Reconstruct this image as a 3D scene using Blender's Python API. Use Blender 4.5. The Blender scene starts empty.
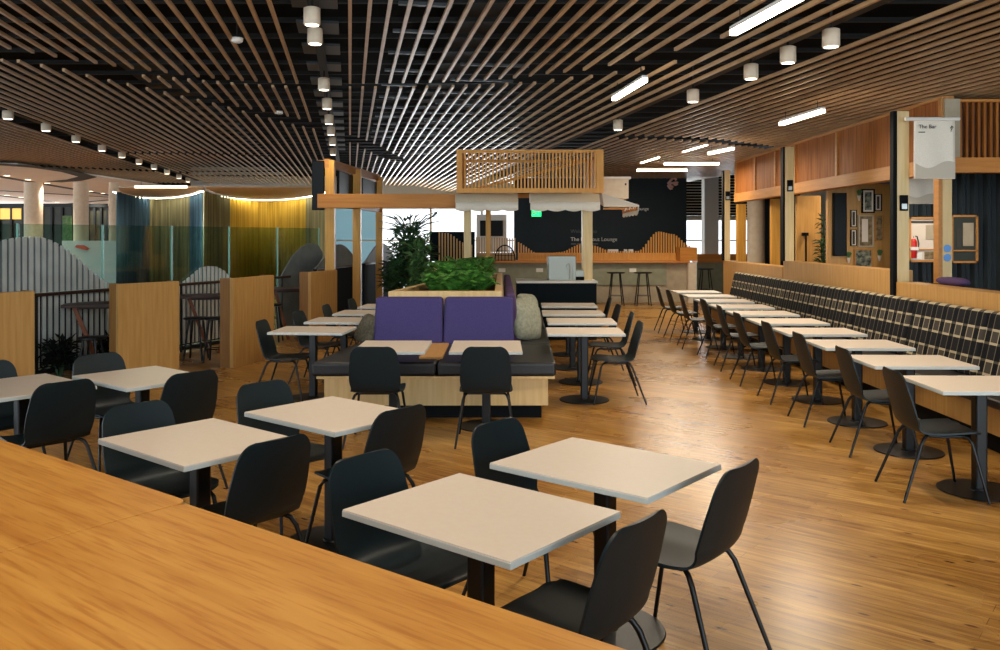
import bpy, math, random
from mathutils import Vector, Matrix
random.seed(7)
scene = bpy.context.scene
C = scene.collection
PI = math.pi
F = 862.0; HZ = 236.0; CH = 1.75          # focal length in px, horizon row, eye height

# ---------------------------------------------------------------- materials
def lin(c):
    return tuple(((v/255)/12.92 if v/255 <= .04045 else ((v/255+.055)/1.055)**2.4) for v in c)+(1,)
def base_mat(name, col, rough=.5, metal=0, spec=.5):
    m = bpy.data.materials.new(name); m.use_nodes = True
    b = m.node_tree.nodes['Principled BSDF']
    b.inputs['Base Color'].default_value = lin(col)
    b.inputs['Roughness'].default_value = rough
    b.inputs['Metallic'].default_value = metal
    b.inputs['Specular IOR Level'].default_value = spec
    return m
def nt(m): return m.node_tree.nodes, m.node_tree.links, m.node_tree.nodes['Principled BSDF']
def noise_mat(name, c1, c2, scale=(1,1,1), nscale=8, detail=4, rough=.5, spec=.5, bump=0, rot=(0,0,0), lo=.35, hi=.65, metal=0, r2=None):
    m = base_mat(name, c1, rough, metal, spec); n, l, b = nt(m)
    tc = n.new('ShaderNodeTexCoord'); mp = n.new('ShaderNodeMapping')
    mp.inputs['Scale'].default_value = scale; mp.inputs['Rotation'].default_value = rot
    no = n.new('ShaderNodeTexNoise'); no.inputs['Scale'].default_value = nscale; no.inputs['Detail'].default_value = detail
    cr = n.new('ShaderNodeValToRGB'); e = cr.color_ramp.elements
    e[0].position = lo; e[1].position = hi; e[0].color = lin(c1); e[1].color = lin(c2)
    l.new(tc.outputs['Object'], mp.inputs[0]); l.new(mp.outputs[0], no.inputs['Vector'])
    l.new(no.outputs['Fac'], cr.inputs[0]); l.new(cr.outputs[0], b.inputs['Base Color'])
    if bump:
        bp = n.new('ShaderNodeBump'); bp.inputs['Strength'].default_value = bump; bp.inputs['Distance'].default_value = .01
        l.new(no.outputs['Fac'], bp.inputs['Height']); l.new(bp.outputs[0], b.inputs['Normal'])
    return m
def wood(name, c1, c2, axis='z', rough=.45, nscale=3, rot=(0,0,0), spec=.4):
    sc = {'x': (.6, 9, 9), 'y': (9, .6, 9), 'z': (9, 9, .6)}[axis]
    return noise_mat(name, c1, c2, sc, nscale, 6, rough, spec, .05, rot, .3, .7)
def emit(name, col, s):
    m = base_mat(name, col, .5); n, l, b = nt(m)
    b.inputs['Emission Color'].default_value = lin(col); b.inputs['Emission Strength'].default_value = s
    return m
def glass(name, col, alpha, rough=.05):
    """thin tinted sheet glass: mostly clear, a little tint, a little mirror"""
    m = bpy.data.materials.new(name); m.use_nodes = True; n = m.node_tree.nodes; l = m.node_tree.links
    n.clear(); o = n.new('ShaderNodeOutputMaterial')
    t = n.new('ShaderNodeBsdfTransparent'); t.inputs[0].default_value = lin(col)
    g = n.new('ShaderNodeBsdfGlossy'); g.inputs['Roughness'].default_value = rough
    mx = n.new('ShaderNodeMixShader'); mx.inputs[0].default_value = alpha
    l.new(t.outputs[0], mx.inputs[1]); l.new(g.outputs[0], mx.inputs[2]); l.new(mx.outputs[0], o.inputs[0])
    return m

M = {}
M['oak'] = wood('oak', (176,128,66), (196,150,86), 'z')
M['oak_pale'] = wood('oak_pale', (206,170,112), (222,190,136), 'z')
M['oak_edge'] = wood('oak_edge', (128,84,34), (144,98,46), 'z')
M['pine_post'] = wood('pine_post', (206,178,124), (220,196,146), 'z')
M['honey_post'] = wood('honey_post', (196,140,52), (214,160,74), 'z')
M['cedar'] = wood('cedar', (124,68,22), (172,106,44), 'z', .6, 2.4, (0,0,0), .2)
M['cedar_beam'] = wood('cedar_beam', (170,114,54), (188,132,68), 'y', .5)
M['cedar_beam_x'] = wood('cedar_beam_x', (184,114,38), (202,134,54), 'x', .5)
M['slat_orange'] = wood('slat_orange', (214,148,62), (230,166,80), 'z', .5)
M['slat_tan'] = wood('slat_tan', (196,158,108), (210,174,126), 'z', .5)
M['ledge'] = wood('ledge', (196,120,48), (214,142,66), 'x', .5)
M['ceil_slat'] = noise_mat('ceil_slat', (168,134,96), (186,152,112), (1,1,1), 4, 3, .42, .5)
M['void'] = base_mat('void', (6,7,8), .9, 0, .1)
M['steel_dark'] = base_mat('steel_dark', (30,34,36), .5, .3)
M['purlin'] = base_mat('purlin', (9,11,13), .7, .1)
M['track'] = base_mat('track', (18,18,18), .7)
M['galv'] = base_mat('galv', (70,76,80), .5, .4)
M['shell'] = noise_mat('shell', (6,24,29), (8,28,34), (1,1,1), 300, 2, .46, .34)
M['seatpad'] = noise_mat('seatpad', (44,40,40), (52,48,47), (1,1,1), 200, 2, .55, .5)
M['black_metal'] = base_mat('black_metal', (9,12,15), .4, .2)
M['top'] = noise_mat('top', (211,196,180), (213,199,184), (1,1,1), 40, 3, .42, .45)
M['top_edge'] = base_mat('top_edge', (186,192,188), .5)
M['leather'] = noise_mat('leather', (20,20,23), (26,26,29), (1,1,1), 60, 3, .42, .5, .05)
M['purple'] = noise_mat('purple', (60,53,98), (74,66,114), (1,1,1), 160, 3, .9, .2, .15)
M['purple_dark'] = noise_mat('purple_dark', (70,52,84), (84,64,100), (1,1,1), 160, 3, .9, .2, .1)
M['cushion'] = noise_mat('cushion', (126,128,112), (150,150,132), (1,1,1), 30, 3, .9, .2, .2)
M['cushion_dk'] = noise_mat('cushion_dk', (78,74,62), (104,98,84), (1,1,1), 30, 3, .9, .2, .2)
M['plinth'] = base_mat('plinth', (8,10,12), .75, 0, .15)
M['kiosk_navy'] = base_mat('kiosk_navy', (5,18,25), .75, 0, .15)
M['white'] = base_mat('white', (226,222,214), .45)
M['cream'] = noise_mat('cream', (212,196,172), (220,205,184), (1,1,1), 10, 3, .7, .3)
M['canvas'] = noise_mat('canvas', (230,220,202), (236,228,214), (1,1,1), 80, 3, .85, .2)
M['awning_top'] = noise_mat('awning_top', (204,184,154), (212,194,166), (1,1,1), 80, 3, .85, .2)
M['sage'] = noise_mat('sage', (136,138,116), (146,148,126), (1,1,1), 6, 3, .6, .3)
M['taupe'] = noise_mat('taupe', (164,150,126), (176,162,138), (1,1,1), 6, 3, .6, .3)
M['navy_wall'] = noise_mat('navy_wall', (8,24,32), (11,30,38), (1,1,1), 2, 2, .55, .3)
M['navy_corr'] = noise_mat('navy_corr', (12,22,26), (18,30,34), (1,1,1), 2, 2, .5, .4)
M['film'] = noise_mat('film', (188,190,186), (204,206,202), (1,1,1), 3, 2, .6, .3)
M['film_plain'] = noise_mat('film_plain', (104,112,112), (120,126,126), (1,1,1), 3, 2, .6, .3)
M['film_back'] = base_mat('film_back', (74,84,86), .5)
M['dark_wood'] = wood('dark_wood', (44,24,18), (64,36,24), 'x', .4)
M['leg_wood'] = wood('leg_wood', (120,62,28), (148,84,42), 'z', .4)
M['blue_curtain'] = noise_mat('blue_curtain', (44,72,92), (66,96,116), (6,6,.1), 3, 2, .8, .2)
M['grey_curtain'] = noise_mat('grey_curtain', (104,104,78), (142,138,104), (6,6,.1), 3, 2, .8, .2)
M['gold_curtain'] = noise_mat('gold_curtain', (180,150,50), (212,182,76), (6,6,.1), 3, 2, .8, .2)
M['fascia'] = noise_mat('fascia', (186,166,142), (196,176,152), (1,1,1), 2, 2, .6, .3)
M['soffit'] = noise_mat('soffit', (236,224,212), (240,230,220), (1,1,1), 2, 2, .7, .3)
M['soil'] = noise_mat('soil', (46,26,16), (66,38,24), (1,1,1), 30, 4, .95, .1, .3)
M['leaf'] = noise_mat('leaf', (32,88,28), (92,150,58), (1,1,1), 9, 3, .5, .4)
M['leaf_dark'] = noise_mat('leaf_dark', (28,58,36), (58,96,56), (1,1,1), 9, 3, .5, .4)
M['leaf_black'] = noise_mat('leaf_black', (6,14,12), (14,26,20), (1,1,1), 9, 3, .6, .3)
M['leaf_mid'] = noise_mat('leaf_mid', (60,98,52), (92,128,74), (1,1,1), 9, 3, .5, .4)
M['leaf_blue'] = noise_mat('leaf_blue', (40,74,84), (60,98,104), (1,1,1), 9, 3, .5, .4)
M['terracotta'] = noise_mat('terracotta', (120,56,34), (140,70,44), (1,1,1), 9, 3, .7, .3)
M['screen_black'] = base_mat('screen_black', (6,10,12), .45, 0, .2)
M['steel'] = base_mat('steel', (180,186,184), .35, .5)
M['appliance'] = base_mat('appliance', (168,178,172), .4, .1)
M['red'] = base_mat('red', (190,30,24), .35)
M['paper'] = base_mat('paper', (214,200,184), .8)
M['ink'] = base_mat('ink', (60,56,52), .8)
M['banner_shape'] = base_mat('banner_shape', (196,186,168), .8)
M['photo'] = noise_mat('photo', (40,50,44), (150,150,130), (1,1,1), 14, 4, .6, .3)
M['photo_sepia'] = noise_mat('photo_sepia', (96,80,56), (150,130,96), (1,1,1), 14, 4, .6, .3)
M['blue_sticker'] = base_mat('blue_sticker', (96,150,214), .5)
M['lamp'] = emit('lamp', (255,232,200), 9)
M['lamp_spot'] = emit('lamp_spot', (255,236,206), 4)
M['exit'] = emit('exit', (30,220,120), 1.6)
M['sign_white'] = base_mat('sign_white', (226,222,212), .6)
M['sign_grey'] = base_mat('sign_grey', (84,90,90), .6)
M['logo_pink'] = base_mat('logo_pink', (226,184,172), .6)
M['sky_pane'] = emit('sky_pane', (232,240,248), .95)
M['glass'] = glass('glass', (218,236,230), .08)
M['glass_edge'] = base_mat('glass_edge', (120,176,158), .2)
M['shop_dark'] = noise_mat('shop_dark', (30,40,30), (58,56,42), (1,1,1), 1.2, 3, .4, .4)
M['shop_warm'] = emit('shop_warm', (240,190,96), .7)
M['pale_wall'] = base_mat('pale_wall', (214,218,216), .7)
M['coral'] = base_mat('coral', (224,96,70), .6)

def plaid_mat():
    m = base_mat('plaid', (40,36,36), .9, 0, .15); n, l, b = nt(m)
    tc = n.new('ShaderNodeTexCoord'); sp = n.new('ShaderNodeSeparateXYZ'); l.new(tc.outputs['Object'], sp.inputs[0])
    def mth(op, a, v=None, w=None):
        x = n.new('ShaderNodeMath'); x.operation = op
        for i, q in enumerate((a, v, w)):
            if q is None: continue
            if isinstance(q, (int, float)): x.inputs[i].default_value = q
            else: l.new(q, x.inputs[i])
        return x.outputs[0]
    def band(src, per, off, lo, hi):
        f = mth('FRACT', mth('DIVIDE', mth('ADD', src, off), per))
        return mth('MULTIPLY', mth('GREATER_THAN', f, lo), mth('LESS_THAN', f, hi))
    y, z = sp.outputs['Y'], sp.outputs['Z']
    def mixc(fac, c1, c2):
        x = n.new('ShaderNodeMix'); x.data_type = 'RGBA'
        l.new(fac, x.inputs['Factor'])
        for s, q in ((6, c1), (7, c2)):
            if isinstance(q, tuple): x.inputs[s].default_value = lin(q)
            else: l.new(q, x.inputs[s])
        return x.outputs[2]
    P = .205; PZ = .27
    colk = band(y, P, 0, .60, 1.0); rowk = band(z, PZ, .03, .52, 1.0)
    c = mixc(rowk, (70,64,58), (28,28,31))
    c = mixc(colk, c, (13,15,20))
    inv = mth('SUBTRACT', 1.0, mth('MULTIPLY', colk, .82))
    v = mth('MAXIMUM', band(y, P, 0, .0, .055), band(y, P, 0, .545, .60))
    h = mth('MAXIMUM', band(z, PZ, .03, .0, .08), band(z, PZ, .03, .44, .52))
    c = mixc(mth('MULTIPLY', v, mth('SUBTRACT', .6, mth('MULTIPLY', rowk, .42))), c, (196,182,152))
    c = mixc(mth('MULTIPLY', mth('MULTIPLY', h, inv), .65), c, (206,190,158))
    no = n.new('ShaderNodeTexNoise'); no.inputs['Scale'].default_value = 220
    bp = n.new('ShaderNodeBump'); bp.inputs['Strength'].default_value = .3; bp.inputs['Distance'].default_value = .004
    l.new(no.outputs[0], bp.inputs['Height']); l.new(bp.outputs[0], b.inputs['Normal'])
    l.new(c, b.inputs['Base Color']); return m
M['plaid'] = plaid_mat()

def floor_mat():
    m = base_mat('floor_boards', (180,110,48), .3, 0, .5); n, l, b = nt(m)
    tc = n.new('ShaderNodeTexCoord'); mp = n.new('ShaderNodeMapping')
    mp.inputs['Rotation'].default_value = (0, 0, math.radians(38.5))     # boards run parallel to the counter
    l.new(tc.outputs['Object'], mp.inputs[0])
    br = n.new('ShaderNodeTexBrick'); br.offset = .37; br.inputs['Scale'].default_value = 1
    br.inputs['Brick Width'].default_value = 1.9; br.inputs['Row Height'].default_value = .088
    br.inputs['Mortar Size'].default_value = .0012; br.inputs['Mortar Smooth'].default_value = .3
    br.inputs['Color1'].default_value = lin((184,144,72)); br.inputs['Color2'].default_value = lin((214,174,98))
    br.inputs['Mortar'].default_value = lin((92,52,24)); br.inputs['Bias'].default_value = 0
    l.new(mp.outputs[0], br.inputs[0])
    m2 = n.new('ShaderNodeMapping'); m2.inputs['Scale'].default_value = (1.2, 14, 1); l.new(mp.outputs[0], m2.inputs[0])
    gr = n.new('ShaderNodeTexNoise'); gr.inputs['Scale'].default_value = 2.2; gr.inputs['Detail'].default_value = 7; gr.inputs['Distortion'].default_value = .6
    l.new(m2.outputs[0], gr.inputs['Vector'])
    r1 = n.new('ShaderNodeValToRGB'); r1.color_ramp.elements[0].position = .3; r1.color_ramp.elements[1].position = .72
    r1.color_ramp.elements[0].color = lin((158,108,62)); r1.color_ramp.elements[1].color = lin((255,246,232))
    l.new(gr.outputs[0], r1.inputs[0])
    mx = n.new('ShaderNodeMix'); mx.data_type = 'RGBA'; mx.blend_type = 'MULTIPLY'; mx.inputs['Factor'].default_value = .8
    l.new(br.outputs[0], mx.inputs[6]); l.new(r1.outputs[0], mx.inputs[7])
    # knots
    m3 = n.new('ShaderNodeMapping'); m3.inputs['Scale'].default_value = (1.5, 4.6, 1); l.new(mp.outputs[0], m3.inputs[0])
    vo = n.new('ShaderNodeTexVoronoi'); vo.inputs['Scale'].default_value = 2.3; l.new(m3.outputs[0], vo.inputs['Vector'])
    r2 = n.new('ShaderNodeValToRGB'); r2.color_ramp.elements[0].position = .07; r2.color_ramp.elements[1].position = .13
    r2.color_ramp.elements[0].color = (1,1,1,1); r2.color_ramp.elements[1].color = (0,0,0,1)
    l.new(vo.outputs['Distance'], r2.inputs[0])
    mk = n.new('ShaderNodeMix'); mk.data_type = 'RGBA'
    l.new(r2.outputs[0], mk.inputs['Factor']); l.new(mx.outputs[2], mk.inputs[6]); mk.inputs[7].default_value = lin((84,36,18))
    # broad wear
    wn = n.new('ShaderNodeTexNoise'); wn.inputs['Scale'].default_value = .9; wn.inputs['Detail'].default_value = 4
    l.new(tc.outputs['Object'], wn.inputs['Vector'])
    r3 = n.new('ShaderNodeValToRGB'); r3.color_ramp.elements[0].position = .35; r3.color_ramp.elements[1].position = .65
    r3.color_ramp.elements[0].color = lin((204,184,156)); r3.color_ramp.elements[1].color = (1,1,1,1)
    l.new(wn.outputs[0], r3.inputs[0])
    mw = n.new('ShaderNodeMix'); mw.data_type = 'RGBA'; mw.blend_type = 'MULTIPLY'; mw.inputs['Factor'].default_value = .8
    l.new(mk.outputs[2], mw.inputs[6]); l.new(r3.outputs[0], mw.inputs[7]); l.new(mw.outputs[2], b.inputs['Base Color'])
    rr = n.new('ShaderNodeMapRange'); rr.inputs[3].default_value = .2; rr.inputs[4].default_value = .36
    l.new(wn.outputs[0], rr.inputs[0]); l.new(rr.outputs[0], b.inputs['Roughness'])
    bp = n.new('ShaderNodeBump'); bp.inputs['Strength'].default_value = .07; bp.inputs['Distance'].default_value = .002
    l.new(gr.outputs[0], bp.inputs['Height']); l.new(bp.outputs[0], b.inputs['Normal'])
    return m
M['floor'] = floor_mat()

def counter_mat():
    m = base_mat('counter_oak', (190,130,56), .4, 0, .45); n, l, b = nt(m)
    tc = n.new('ShaderNodeTexCoord'); mp = n.new('ShaderNodeMapping'); mp.inputs['Scale'].default_value = (.28, 4.2, 1)
    l.new(tc.outputs['Object'], mp.inputs[0])
    w = n.new('ShaderNodeTexNoise'); w.inputs['Scale'].default_value = 3.5; w.inputs['Detail'].default_value = 8; w.inputs['Distortion'].default_value = 1.6
    l.new(mp.outputs[0], w.inputs['Vector'])
    r = n.new('ShaderNodeValToRGB'); e = r.color_ramp.elements
    e[0].position = .3; e[0].color = lin((168,110,40)); e[1].position = .66; e[1].color = lin((188,134,58))
    l.new(w.outputs[0], r.inputs[0])
    f = n.new('ShaderNodeTexNoise'); f.inputs['Scale'].default_value = 22; f.inputs['Detail'].default_value = 5
    l.new(mp.outputs[0], f.inputs['Vector'])
    r2 = n.new('ShaderNodeValToRGB'); r2.color_ramp.elements[0].position = .35; r2.color_ramp.elements[1].position = .5
    r2.color_ramp.elements[0].color = lin((226,206,176)); r2.color_ramp.elements[1].color = (1,1,1,1); l.new(f.outputs[0], r2.inputs[0])
    mx = n.new('ShaderNodeMix'); mx.data_type = 'RGBA'; mx.blend_type = 'MULTIPLY'; mx.inputs['Factor'].default_value = .8
    l.new(r.outputs[0], mx.inputs[6]); l.new(r2.outputs[0], mx.inputs[7]); l.new(mx.outputs[2], b.inputs['Base Color'])
    return m
M['counter'] = counter_mat()

# ---------------------------------------------------------------- mesh helpers
class MB:
    def __init__(s): s.v = []; s.f = []
    def add(s, vs, fs):
        o = len(s.v); s.v += [tuple(p) for p in vs]; s.f += [tuple(i+o for i in f) for f in fs]; return s
    def box(s, x0, x1, y0, y1, z0, z1):
        x0,x1 = sorted((x0,x1)); y0,y1 = sorted((y0,y1)); z0,z1 = sorted((z0,z1))
        return s.add([(x0,y0,z0),(x1,y0,z0),(x1,y1,z0),(x0,y1,z0),(x0,y0,z1),(x1,y0,z1),(x1,y1,z1),(x0,y1,z1)],
              [(0,3,2,1),(4,5,6,7),(0,1,5,4),(1,2,6,5),(2,3,7,6),(3,0,4,7)])
    def prism(s, poly, z0, z1):              # poly in xy, counter-clockwise
        n = len(poly)
        vs = [(p[0],p[1],z0) for p in poly]+[(p[0],p[1],z1) for p in poly]
        fs = [tuple(reversed(range(n))), tuple(range(n,2*n))]+[(i,(i+1)%n,n+(i+1)%n,n+i) for i in range(n)]
        return s.add(vs, fs)
    def hull8(s, a, b):                      # quad a (4 pts) to quad b
        return s.add(list(a)+list(b), [(0,3,2,1),(4,5,6,7),(0,1,5,4),(1,2,6,5),(2,3,7,6),(3,0,4,7)])
    def bar(s, p, q, w, h, up=(0,0,1)):      # rectangular bar from p to q
        p, q = Vector(p), Vector(q); d = (q-p).normalized(); u = Vector(up)
        if abs(d.dot(u)) > .98: u = Vector((0,1,0))
        r = d.cross(u).normalized(); t = r.cross(d).normalized()
        def ring(c): return [c-r*w/2-t*h/2, c+r*w/2-t*h/2, c+r*w/2+t*h/2, c-r*w/2+t*h/2]
        return s.add(ring(p)+ring(q), [(0,3,2,1),(4,5,6,7),(0,1,5,4),(1,2,6,5),(2,3,7,6),(3,0,4,7)][::1])
    def cyl(s, p, q, r0, r1=None, n=16, caps=True):
        r1 = r0 if r1 is None else r1
        p, q = Vector(p), Vector(q); d = (q-p).normalized(); u = Vector((0,0,1)) if abs(d.z) < .9 else Vector((1,0,0))
        a = d.cross(u).normalized(); b = d.cross(a).normalized()
        vs = [p+(a*math.cos(2*PI*i/n)+b*math.sin(2*PI*i/n))*r0 for i in range(n)]+[q+(a*math.cos(2*PI*i/n)+b*math.sin(2*PI*i/n))*r1 for i in range(n)]
        fs = [(i,(i+1)%n,n+(i+1)%n,n+i) for i in range(n)]
        if caps: fs += [tuple(reversed(range(n))), tuple(range(n,2*n))]
        return s.add(vs, fs)
    def tube(s, pts, r, n=10):
        pts = [Vector(p) for p in pts]; m = len(pts); rings = []
        for i, p in enumerate(pts):
            d = (pts[min(i+1,m-1)]-pts[max(i-1,0)]).normalized()
            u = Vector((0,0,1)) if abs(d.z) < .95 else Vector((1,0,0))
            a = d.cross(u).normalized(); b = d.cross(a).normalized()
            rr = r[i] if isinstance(r, (list,tuple)) else r
            rings.append([p+(a*math.cos(2*PI*k/n)+b*math.sin(2*PI*k/n))*rr for k in range(n)])
        vs = [q for g in rings for q in g]; fs = []
        for i in range(m-1):
            for k in range(n): fs.append((i*n+k, i*n+(k+1)%n, (i+1)*n+(k+1)%n, (i+1)*n+k))
        fs += [tuple(reversed(range(n))), tuple(range((m-1)*n, m*n))]
        return s.add(vs, fs)
    def lathe(s, prof, n=32, c=(0,0)):
        vs = []; m = len(prof)
        for r, z in prof:
            for k in range(n): vs.append((c[0]+r*math.cos(2*PI*k/n), c[1]+r*math.sin(2*PI*k/n), z))
        fs = [(i*n+k, i*n+(k+1)%n, (i+1)*n+(k+1)%n, (i+1)*n+k) for i in range(m-1) for k in range(n)]
        fs += [tuple(reversed(range(n))), tuple(range((m-1)*n, m*n))]
        return s.add(vs, fs)
    def plate(s, poly, y0, y1):              # poly in xz, extruded along y
        n = len(poly)
        vs = [(p[0],y0,p[1]) for p in poly]+[(p[0],y1,p[1]) for p in poly]
        fs = [tuple(range(n)), tuple(reversed(range(n,2*n)))]+[((i+1)%n,i,n+i,n+(i+1)%n) for i in range(n)]
        return s.add(vs, fs)
    def build(s, name, mat, parent=None, loc=(0,0,0), rz=0, smooth=False, bevel=0, seg=2, rot=None):
        me = bpy.data.meshes.new(name); me.from_pydata(s.v, [], s.f); me.update()
        if smooth:
            me.polygons.foreach_set('use_smooth', [True]*len(me.polygons))
            try: me.set_sharp_from_angle(angle=math.radians(50))
            except Exception: pass
        o = bpy.data.objects.new(name, me); C.objects.link(o)
        me.materials.append(mat if not isinstance(mat, str) else M[mat])
        o.location = loc; o.rotation_euler = rot if rot else (0,0,rz)
        if parent: o.parent = parent
        if bevel:
            b = o.modifiers.new('Bevel', 'BEVEL'); b.width = bevel; b.segments = seg; b.limit_method = 'ANGLE'; b.angle_limit = math.radians(40)
            b.harden_normals = False
        return o
def tag(o, label, cat, group=None, kind=None):
    o['label'] = label; o['category'] = cat
    if group: o['group'] = group
    if kind: o['kind'] = kind
    return o
def thing(name, label, cat, loc=(0,0,0), rz=0, group=None):
    o = bpy.data.objects.new(name, None); C.objects.link(o); o.location = loc; o.rotation_euler = (0,0,rz)
    o.empty_display_size = .1
    return tag(o, label, cat, group)
def struct(o, label, cat):
    return tag(o, label, cat, kind='structure')
def dup(root, loc, rz, label, group=None):
    r = root.copy(); C.objects.link(r); r.location = loc; r.rotation_euler = (0,0,rz); r['label'] = label
    if group: r['group'] = group
    for ch in list(root.children):
        c = ch.copy(); C.objects.link(c); c.parent = r
        for g in list(ch.children):
            d = g.copy(); C.objects.link(d); d.parent = c
    return r
def B(*a): return MB().box(*a)
def XY(px, Y): return (px-500)*Y/F
def ZY(py, Y): return CH+(HZ-py)*Y/F
def text_obj(name, body, size, mat, parent, loc, rot, depth=.004, align='LEFT'):
    cu = bpy.data.curves.new(name, 'FONT'); cu.body = body; cu.size = size; cu.extrude = depth; cu.align_x = align
    t = bpy.data.objects.new(name, cu); C.objects.link(t)
    bpy.context.view_layer.update()
    dg = bpy.context.evaluated_depsgraph_get()
    me = bpy.data.meshes.new_from_object(t.evaluated_get(dg))
    bpy.data.objects.remove(t)
    o = bpy.data.objects.new(name, me); C.objects.link(o); me.materials.clear(); me.materials.append(M[mat])
    o.parent = parent; o.location = loc; o.rotation_euler = rot
    return o

# ---------------------------------------------------------------- camera
cam = bpy.data.cameras.new('camera'); co = bpy.data.objects.new('camera', cam); C.objects.link(co)
co.location = (0,0,CH); co.rotation_euler = (PI/2,0,0)
cam.sensor_width = 36; cam.lens = 36*F/1000; cam.shift_y = -(325-HZ)/1000
cam.clip_end = 200; scene.camera = co

# ---------------------------------------------------------------- setting
struct(B(-30,14,-4,62,-.1,0).build('floor', 'floor'), 'polished orange-brown timber board floor with knots', 'floor')
TH = math.atan(150/F); ct, st = math.cos(TH), math.sin(TH)
H0 = 1.95; S = .0855*H0
def hh(w):
    if w < 2.2: return H0
    if w < 4.0:
        t = (w-2.2)/1.8; t = t*t*(3-2*t); return H0+(1.73-H0)*t
    return max(1.665, 1.73-(w-4.0)*.021)
def cp(px, py):                            # ceiling point of a photo pixel -> (w, d)
    h = H0
    for _ in range(12):
        Y = F*h/(HZ-py); X = (px-500)*Y/F; w = X*ct+Y*st; h = hh(w)
    return (w, -X*st+Y*ct)
def W2(w, d): return (w*ct-d*st, w*st+d*ct)
def fn(pts):
    q = sorted(cp(*p) for p in pts)
    def f(w):
        if w <= q[0][0]: return q[0][1]
        if w >= q[-1][0]: return q[-1][1]
        for a, b in zip(q, q[1:]):
            if a[0] <= w <= b[0]:
                return a[1]+(b[1]-a[1])*(w-a[0])/max(1e-6, b[0]-a[0])
    return f, q[0][0], q[-1][0]
EA,_,_ = fn([(8,49),(31,53),(75,61),(132,69),(165,73),(197,77),(240,81),(295,84),(350,84),(426,83),(470,81.5),(520,78),(577,72),(638,61),(698,45),(760,28)])
SA,_,_ = fn([(143,77),(200,82),(250,86),(299,88.5),(350,88.5),(410,88.5),(480,86.5),(535,84),(597,77),(657,67),(708,56),(744,46),(800,30)])
EB,_,_ = fn([(149,82),(166,87),(201,96),(233,106),(281,115),(311,122)])
SB,_,wB1 = fn([(17,62),(64,71),(106,81),(126,85),(162,93),(179,97),(211,104),(241,112),(290,125),(314,130)])
wA0 = cp(141,76)[0]
EC,wC0,wC1 = fn([(350,135),(359.5,138),(367,141),(375,144.4),(382,147),(388,151),(394,154),(405,159)])
SC,_,_ = fn([(350,143.6),(358,144.4),(365,150),(372,153),(378,157),(384,159),(391,160),(408,163)])
ED,wD0,wD1 = fn([(620,136),(670,137),(720,140),(760,145),(778,147.5)])
EE,wE0,wE1 = fn([(110,153),(180,153),(240,154.5),(275,157)])
EG,wG0,wG1 = fn([(0,164),(84,168),(150,170.5),(220,175),(320,181)])
sl = MB(); nsl = 0
def slat_seg(w, d0, d1):
    h = hh(w)+CH; a = W2(w-.016, d0); b = W2(w+.016, d0); c = W2(w+.016, d1); e = W2(w-.016, d1)
    sl.prism([a,b,c,e], h, h+.032)
for m in range(-150, 62):
    w = m*S
    if -.62 < w < -.08 or abs(w-4.2) < .27 or abs(w+5.5) < .2 or abs(w+10.85) < .22 or abs(w+16) < .25: continue
    gaps = []
    if w < 3.4:
        if w < wA0: gaps.append((EA(w), SB(w)))
        else:
            gaps.append((EA(w), SA(w)))
            if w < wB1: gaps.append((EB(w), SB(w)))
    if wC0-.05 <= w <= wC1: gaps.append((EC(w), SC(w)))
    if wD0 <= w <= wD1: gaps.append((ED(w), ED(w)+.45))
    if wE0 <= w <= wE1: gaps.append((EE(w), EE(w)+.3))
    if wG0 <= w <= wG1: gaps.append((EG(w), EG(w)+.5))
    gaps.sort(); d = -1.5; end = 33.5 if w > -9 else 24.5
    if w > 4.6: end = 27.5
    for a, b in gaps:
        if a > d: slat_seg(w, d, a)
        d = max(d, b)
    if d < end: slat_seg(w, d, end)
ceil = B(-30,14,-4,62,4.5,4.6).build('ceiling', 'void')
struct(ceil, 'black ceiling void above rows of timber slats', 'ceiling')
sl.build('slat_panel', 'ceil_slat', ceil)['label'] = 'rows of long pale timber ceiling slats'
bm_ = MB()
for k in range(46):
    y = 4+k*.75; bm_.box(-8 if k % 3 else -20, 5 if k % 3 else 12, y, y+.05, 4.05, 4.10)
bm_.build('purlin', 'purlin', ceil)
dk = MB()
for w0, w1, z in ((1.2,1.6,4.15),(-3.2,-2.6,4.15),(-7.5,-7.1,4.15)):
    dk.prism([W2(w0,0), W2(w1,0), W2(w1,30), W2(w0,30)], z, z+.3)
dk.build('duct', 'purlin', ceil)
gv = MB()                                    # bright bits of tray in the lamp slot
for k in range(16):
    y = 6+k*1.1
    a = W2(-.55, y); gv.prism([W2(-.56,y), W2(-.12,y), W2(-.12,y+.5), W2(-.56,y+.5)], 4.0, 4.03)
for k in range(12):
    y = 7+k*1.1; gv.prism([W2(.45,y), W2(.95,y), W2(.95,y+.06), W2(.45,y+.06)], 3.92, 3.95)
    gv.prism([W2(1.4,y+4), W2(2.3,y+4), W2(2.3,y+4.05), W2(1.4,y+4.05)], 3.95, 3.98)
gv.build('cable_tray', 'galv', ceil)
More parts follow.
